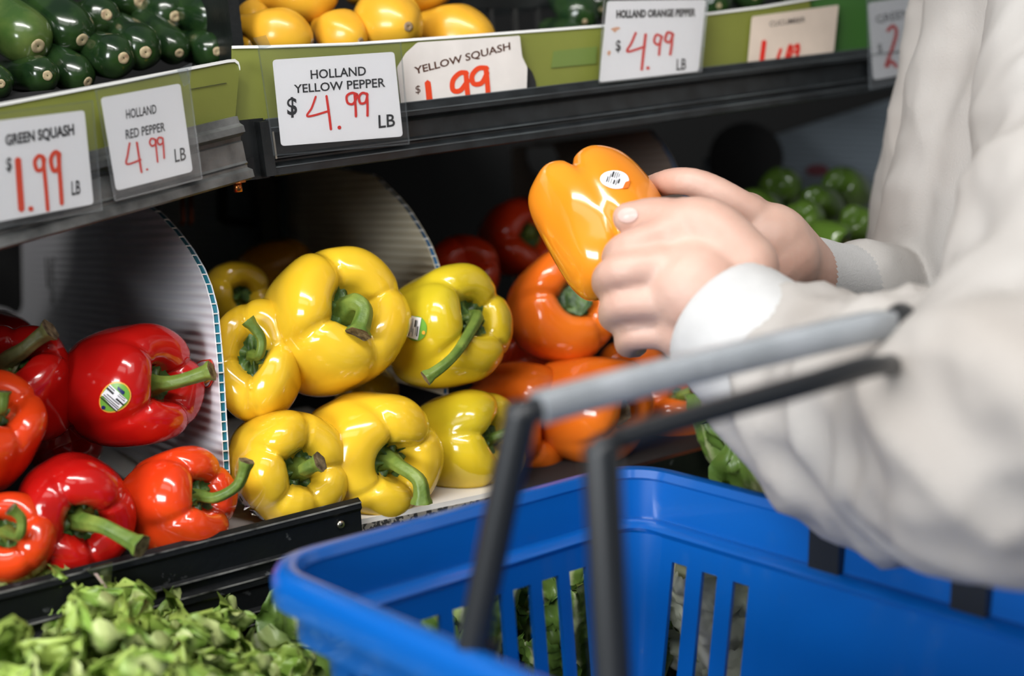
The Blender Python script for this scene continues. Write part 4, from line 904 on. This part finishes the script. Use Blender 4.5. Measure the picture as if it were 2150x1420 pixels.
slotted('right', LG, [(.062 + pit * i * .92, .062 + pit * i * .92 + .013) for i in range(3)] + [(LG - .062 - .013 - pit * .92 * i, LG - .062 - pit * .92 * i) for i in (2, 1, 0)], -.052, -.165)
slotted('left', LG, [(.062 + pit * i * .92, .062 + pit * i * .92 + .013) for i in range(3)] + [(LG - .062 - .013 - pit * .92 * i, LG - .062 - pit * .92 * i) for i in (2, 1, 0)], -.052, -.165)
fl = [p for p in rrect(INS1, BOTZ, rad=CR)]; v, f = extrude_poly(fl, BN, .003); mesh('base', v, f, M_blue, bk, False)
for t in (.03, .052):
    a = wallpt('left', .055 + t, -.04, -.004); b = wallpt('left', .055 + t, BOTZ + .004, -.004); v, f = box((a + b) / 2, el * .002, es * .004, (a - b) / 2); mesh('outer_rib', v, f, M_blue, bk, False)
# handles
t1, t2 = .178, .276
for nm, tt, mid, r0, r1, lab in (('handle', t1, [(1086, 905, .655), (1096, 878, .655), (1130, 858, .658), (1300, 812, .68), (1600, 738, .715), (1800, 692, .735), (1860, 681, .75), (1890, 710, .785)], .0078, .0058, 'upper black handle with glossy grip, its sheen painted grey'),
                               ('handle', t2, [(1264, 985, .605), (1268, 950, .605), (1298, 922, .607), (1500, 862, .625), (1700, 806, .645), (1825, 770, .668), (1868, 768, .69), (1895, 825, .74)], .0082, .0034, 'lower black handle')):
    pa = Lc + es * .010 + el * tt - BN * .012; pb = Lc + es * (WS - .010) + el * tt - BN * .012
    pts = [pa] + [P(*q) for q in mid] + [pb]; cv = catmull(pts, 70); rr = []
    for i in range(70):
        u = i / 69 * (len(pts) - 1); rr.append(r0 if u < 2 or u > len(pts) - 2.2 else r0 + (r1 - r0) * min(1, min(u - 2, len(pts) - 2.2 - u)))
    v, f = tube(cv, rr, 16); h = mesh(nm, v, f, M_grip, bk, label=lab)
    gp = catmull([P(*q) for q in mid[2:-1]], 40); fr = frames(gp); gv = []
    for k_, p_ in enumerate(gp):
        t_, _, _ = fr[k_]; sd_ = t_.cross(Z).normalized(); u_ = sd_.cross(t_)
        if u_.z < 0: u_ = -u_
        for a_, b_ in ((-1, -.8), (-.7, -1), (.7, -1), (1, -.8), (1, .75), (.75, 1.02), (-.75, 1.02), (-1, .75)): gv.append(p_ + sd_ * a_ * (r1 + .0016) + u_ * b_ * (r1 + .0012))
    mesh('grip', gv, grid_faces(8, 40, True) + [tuple(range(7, -1, -1)), tuple(range(312, 320))], M_gtop if r1 > .005 else M_grip, h, True, sharp=60)
    for s_, q in ((.018, pa), (WS - .018, pb)):
        c = Lc + es * s_ + el * tt - BN * .014; v, f = box(c, es * .0035, el * .011, BN * .019); mesh('pivot', v, f, M_grip, h, False)
# ================================================================== PERSON
def union(parts, voxel, smooth_it=4, ssf=.5):
    mb = MB()
    for v, f in parts: mb.add(v, f)
    me = bpy.data.meshes.new('tmp'); me.from_pydata([tuple(p) for p in mb.v], [], mb.f)
    bm = bmesh.new(); bm.from_mesh(me); bmesh.ops.recalc_face_normals(bm, faces=bm.faces); bm.to_mesh(me); bm.free()
    o = link(bpy.data.objects.new('tmp', me)); md = o.modifiers.new('r', 'REMESH'); md.mode = 'VOXEL'; md.voxel_size = voxel
    if smooth_it: ms = o.modifiers.new('s', 'SMOOTH'); ms.factor = ssf; ms.iterations = smooth_it
    dg = bpy.context.evaluated_depsgraph_get(); dg.update(); e = o.evaluated_get(dg).to_mesh()
    v = [p.co.copy() for p in e.vertices]; f = [tuple(p.vertices) for p in e.polygons]; nr = [p.normal.copy() for p in e.vertices]
    o.evaluated_get(dg).to_mesh_clear(); bpy.data.objects.remove(o); bpy.data.meshes.remove(me)
    return v, f, nr
def limb(pts, rad, n=None, seg=20):
    pts = [V(p) for p in pts]
    if n: rad = [p.x for p in catmull([V((r, 0, 0)) for r in rad], n)]; pts = catmull(pts, n)
    return tube(pts, rad, seg, round_ends=True)
M_skin = mat('skin', (.56, .37, .30), .5, col2=(.50, .29, .225), vscale=22, bump=.12, bscale=350, sss=.12, contrast=(.3, .7))
M_nail = mat('nail', (.60, .42, .38), .28)
M_jack = mat('cream_jacket_cloth', (.41, .395, .38), .85, col2=(.34, .31, .285), vscale=5, bump=.25, bscale=500, contrast=(.3, .7))
M_cuff = mat('white_cuff_knit', (.50, .50, .50), .85, var=.06, vscale=60, bump=.2, bscale=600)
M_jean = mat('dark_trousers', (.03, .035, .05), .85); M_hair = mat('dark_hair', (.02, .013, .01), .5)
tc_ = P(2195, 400, 1.11); TX, TY = tc_.x, tc_.y
fdir = V((-.95, -.3, 0)).normalized(); sdir = V((fdir.y, -fdir.x, 0)); 
if sdir.dot(FW) > 0: sdir = -sdir      # towards the camera = the person's left
tz = lambda z, f_=0, s_=0: V((TX, TY, z)) + fdir * f_ + sdir * s_
shL, shR = P(2330, -260, 1.01), tz(1.40, -.06, -.14)
elL = P(2210, 960, .69); wrL = P(1545, 690, .925); elR = tz(1.10, .0, -.20); wrR = P(1690, 575, 1.05)
pe = thing('person', 'person in a cream jacket, cut by the right edge, holding an orange pepper', 'person', V((TX, TY, 0)))
b = []
# near (left) hand
b += [limb([elL, P(1850, 850, .84), wrL], [.040, .038, .028], 14)]
b += [limb([wrL, P(1465, 610, .925)], [.030, .034]), limb([P(1500, 560, .928), P(1455, 640, .925), P(1440, 690, .93)], [.026, .027, .022])]
kn = [(1412, 488, .932), (1388, 560, .922), (1392, 634, .922), (1412, 698, .93)]
for i, (x, y, d) in enumerate(kn): b.append(limb([P(1535 - 4 * i, 610 + 28 * i, .927), P(x, y, d)], [.018, .0150 - .0008 * i]))
fing = [[(1412, 488, .932), (1322, 520, .934), (1296, 540, .958), (1306, 548, .985)], [(1388, 560, .922), (1296, 572, .926), (1276, 596, .952), (1296, 608, .98)],
        [(1392, 634, .922), (1306, 640, .930), (1288, 664, .957), (1306, 672, .982)], [(1412, 698, .93), (1334, 704, .938), (1318, 722, .962), (1336, 726, .984)]]
for q, r in zip(fing, (.0118, .0120, .0115, .0102)): b.append(limb([P(*p) for p in q], [r * 1.12, r, r * .93, r * .84], 14))
b += [limb([P(1560, 560, .925), P(1490, 478, .928), P(1425, 462, .936)], [.024, .0195, .0150], 8), limb([P(1425, 462, .936), P(1372, 452, .945), P(1318, 458, .953)], [.0145, .0122, .0108], 12)]
# far (right) hand
b += [limb([elR, wrR], [.042, .026], 8), limb([wrR, P(1615, 515, 1.02)], [.026, .031]), limb([P(1635, 545, 1.02), P(1565, 460, 1.02)], [.030, .020])]
b += [limb([P(1575, 452, 1.01), P(1487, 394, 1.008), P(1420, 380, 1.018), P(1352, 398, 1.062)], [.0140, .0108, .0100, .0086], 16)]
for dy, dz in ((45, .02), (95, .028), (140, .03)): b.append(limb([P(1580, 452 + dy, 1.02 + dz), P(1500, 410 + dy, 1.045 + dz), P(1400, 410 + dy, 1.068 + dz * .5), P(1345, 430 + dy, 1.078)], [.014, .0115, .0105, .009], 14))
# trunk, neck, head, legs
b += [limb([tz(.92, -.02), tz(1.1, -.02), tz(1.3, -.04), tz(1.42, -.05)], [.075, .07, .07, .05], 10), limb([shL, tz(1.40, -.05), shR], [.042, .045, .04]), limb([shL, P(2300, 420, .87), elL], [.05, .046, .042], 8), limb([shR, elR], [.05, .042])]
b += [limb([tz(1.40, -.05), tz(1.56, .0)], [.05, .05])]
hd = tz(1.645, .03)
hv = [hd + fdir * (.095 * math.sin(a) * math.cos(c)) + sdir * (.074 * math.sin(a) * math.sin(c)) + Z * (.118 * math.cos(a)) for a in [PI * (i + .02) / 15 for i in range(15)] + [PI * .999] for c in [2 * PI * j / 20 for j in range(20)]]
b += [(hv, grid_faces(20, 16, True) + [tuple(range(19, -1, -1)), tuple(range(300, 320))])]
b += [limb([hd + fdir * .085 + Z * .012, hd + fdir * .112 - Z * .022], [.011, .015]), limb([hd + fdir * .078 - Z * .062 - sdir * .02, hd + fdir * .086 - Z * .062, hd + fdir * .078 - Z * .062 + sdir * .02], [.008, .009, .008])]
for s_ in (-1, 1): b += [limb([hd + sdir * s_ * .074 - fdir * .005 + Z * .02, hd + sdir * s_ * .076 - fdir * .003 - Z * .025], [.013, .010]), limb([tz(.93, 0, .085 * s_), tz(.5, .02, .09 * s_), tz(.03, 0, .09 * s_)], [.085, .06, .045], 8), limb([tz(.03, -.03, .09 * s_), tz(.03, .15, .095 * s_)], [.03, .03])]
v, f, nr = union(b, .0027, 5)
bod = mesh('body', v, f, M_skin, pe); BODY[pe] = (v, f, bod)
disc(pe, pe, 'thumb_nail', (1319, 452), 21, 15, -.1, M_nail, .0006)['label'] = 'pale thumb nail'
# eyes and hair
for s_ in (-1, 1):
    e_ = hd + fdir * .086 + sdir * s_ * .031 + Z * .008; v, f = limb([e_ - sdir * .006, e_ + sdir * .006], [.009, .009]); mesh('eye', v, f, mat('eye_white', (.7, .7, .7), .2), pe)
v, f, nr = union([limb([hd + Z * .03 - fdir * .01, hd + Z * .05 - fdir * .03], [.100, .098]), limb([hd - fdir * .06 + Z * .03, hd - fdir * .065 - Z * .12], [.07, .05])], .006, 4); mesh('hair', v, f, M_hair, pe)
def cloth(v, nr, amp, seed, sc1=14):
    o1 = V((seed * 7.1, seed * 3.3, 0)); out = []
    for p, n in zip(v, nr):
        q = p * sc1 + o1; a = (1 - abs(noise.noise(V((q.x * .7 + q.z * .8, q.y, q.z * .5 - q.x * .4))) * 2)); c = noise.noise(q * .55); d = (1 - abs(noise.noise(q * 2.1 + o1) * 2))
        k = .42 + 1.0 * math.exp(-((p - P(1900, 900, .80)).length / .15) ** 2); out.append(p + n * amp * k * (a * .75 + c * .9 + d * .28 - .3))
    return out
arm = [shL, P(2310, 200, .92), P(2260, 620, .78), P(2180, 890, .70), P(2050, 905, .755), P(1905, 880, .83), P(1770, 835, .87), P(1665, 790, .90)]
j = [limb(arm, [.072, .074, .074, .072, .072, .070, .068, .061], 26, 28),
     limb([P(1980, 940, .80), P(1780, 925, .86), P(1650, 870, .90)], [.064, .056, .036], 10),
     limb([shR, tz(1.25, -.03, -.17), elR, P(1900, 640, 1.18), P(1805, 612, 1.105)], [.06, .055, .05, .045, .040], 16)]
for s_ in (-.06, 0, .06): j.append(limb([tz(.86, -.01, s_), tz(1.05, -.01, s_), tz(1.25, -.028, s_), tz(1.44, -.055, s_)], [.115, .120, .104, .072], 10, 28))
j += [limb([shL, tz(1.45), shR], [.070, .075, .070])]
v, f, nr = union(j, .0065, 6)
jk = mesh('jacket', cloth(v, nr, .0145, 2), f, M_jack, pe, label='cream jacket with baggy creased sleeves')
# cuffs
def cuff(label, path, rads, ribs):
    cv = catmull([P(*q) for q in path], 14); rr = [p.x for p in catmull([V((r, 0, 0)) for r in rads], 14)]
    # inner wall turned in so the opening has thickness
    cv2 = cv + cv[::-1]; v, f = [], []; fr = frames(cv); sg = 96
    for k in range(14):
        t, x, y = fr[k]
        for i in range(sg):
            a = 2 * PI * i / sg; r = rr[k] * (1 + ribs * math.cos(i * PI)) * (1 + .02 * noise.noise(V((math.cos(a) * 2, math.sin(a) * 2, k * .4)))); v.append(cv[k] + (x * math.cos(a) + y * math.sin(a)) * r)
    t, x, y = fr[0]
    for dr, dt in ((.97, -.0012), (.93, -.0005), (.90, .006), (.88, .03)):
        v[0:0] = [cv[0] + t * dt + (x * math.cos(2 * PI * i / sg) + y * math.sin(2 * PI * i / sg)) * rr[0] * dr for i in range(sg)]
    return mesh('cuff', v, grid_faces(sg, 18, True), M_cuff, pe, label=label)
cuff('white cuff of the near sleeve', [(1528, 678, .925), (1590, 732, .905), (1660, 790, .885), (1725, 845, .855)], [.046, .048, .046, .040], .004)
cuff('ribbed cream cuff of the far sleeve', [(1632, 545, 1.03), (1680, 567, 1.05), (1745, 590, 1.075), (1800, 605, 1.10)], [.024, .0265, .029, .033], .018)
# trousers
v, f, nr = union([limb([tz(.93, 0, .085 * s_), tz(.5, .02, .09 * s_), tz(.06, 0, .09 * s_)], [.105, .08, .07], 8) for s_ in (-1, 1)] + [limb([tz(.9, 0, -.07), tz(.9, 0, .07)], [.12, .12])], .012, 4)
mesh('trousers', v, f, M_jean, pe)
for s_ in (-1, 1):
    v, f = limb([tz(.045, -.05, .09 * s_), tz(.04, .16, .095 * s_)], [.045, .04]); mesh('shoe', v, f, M_black, pe)
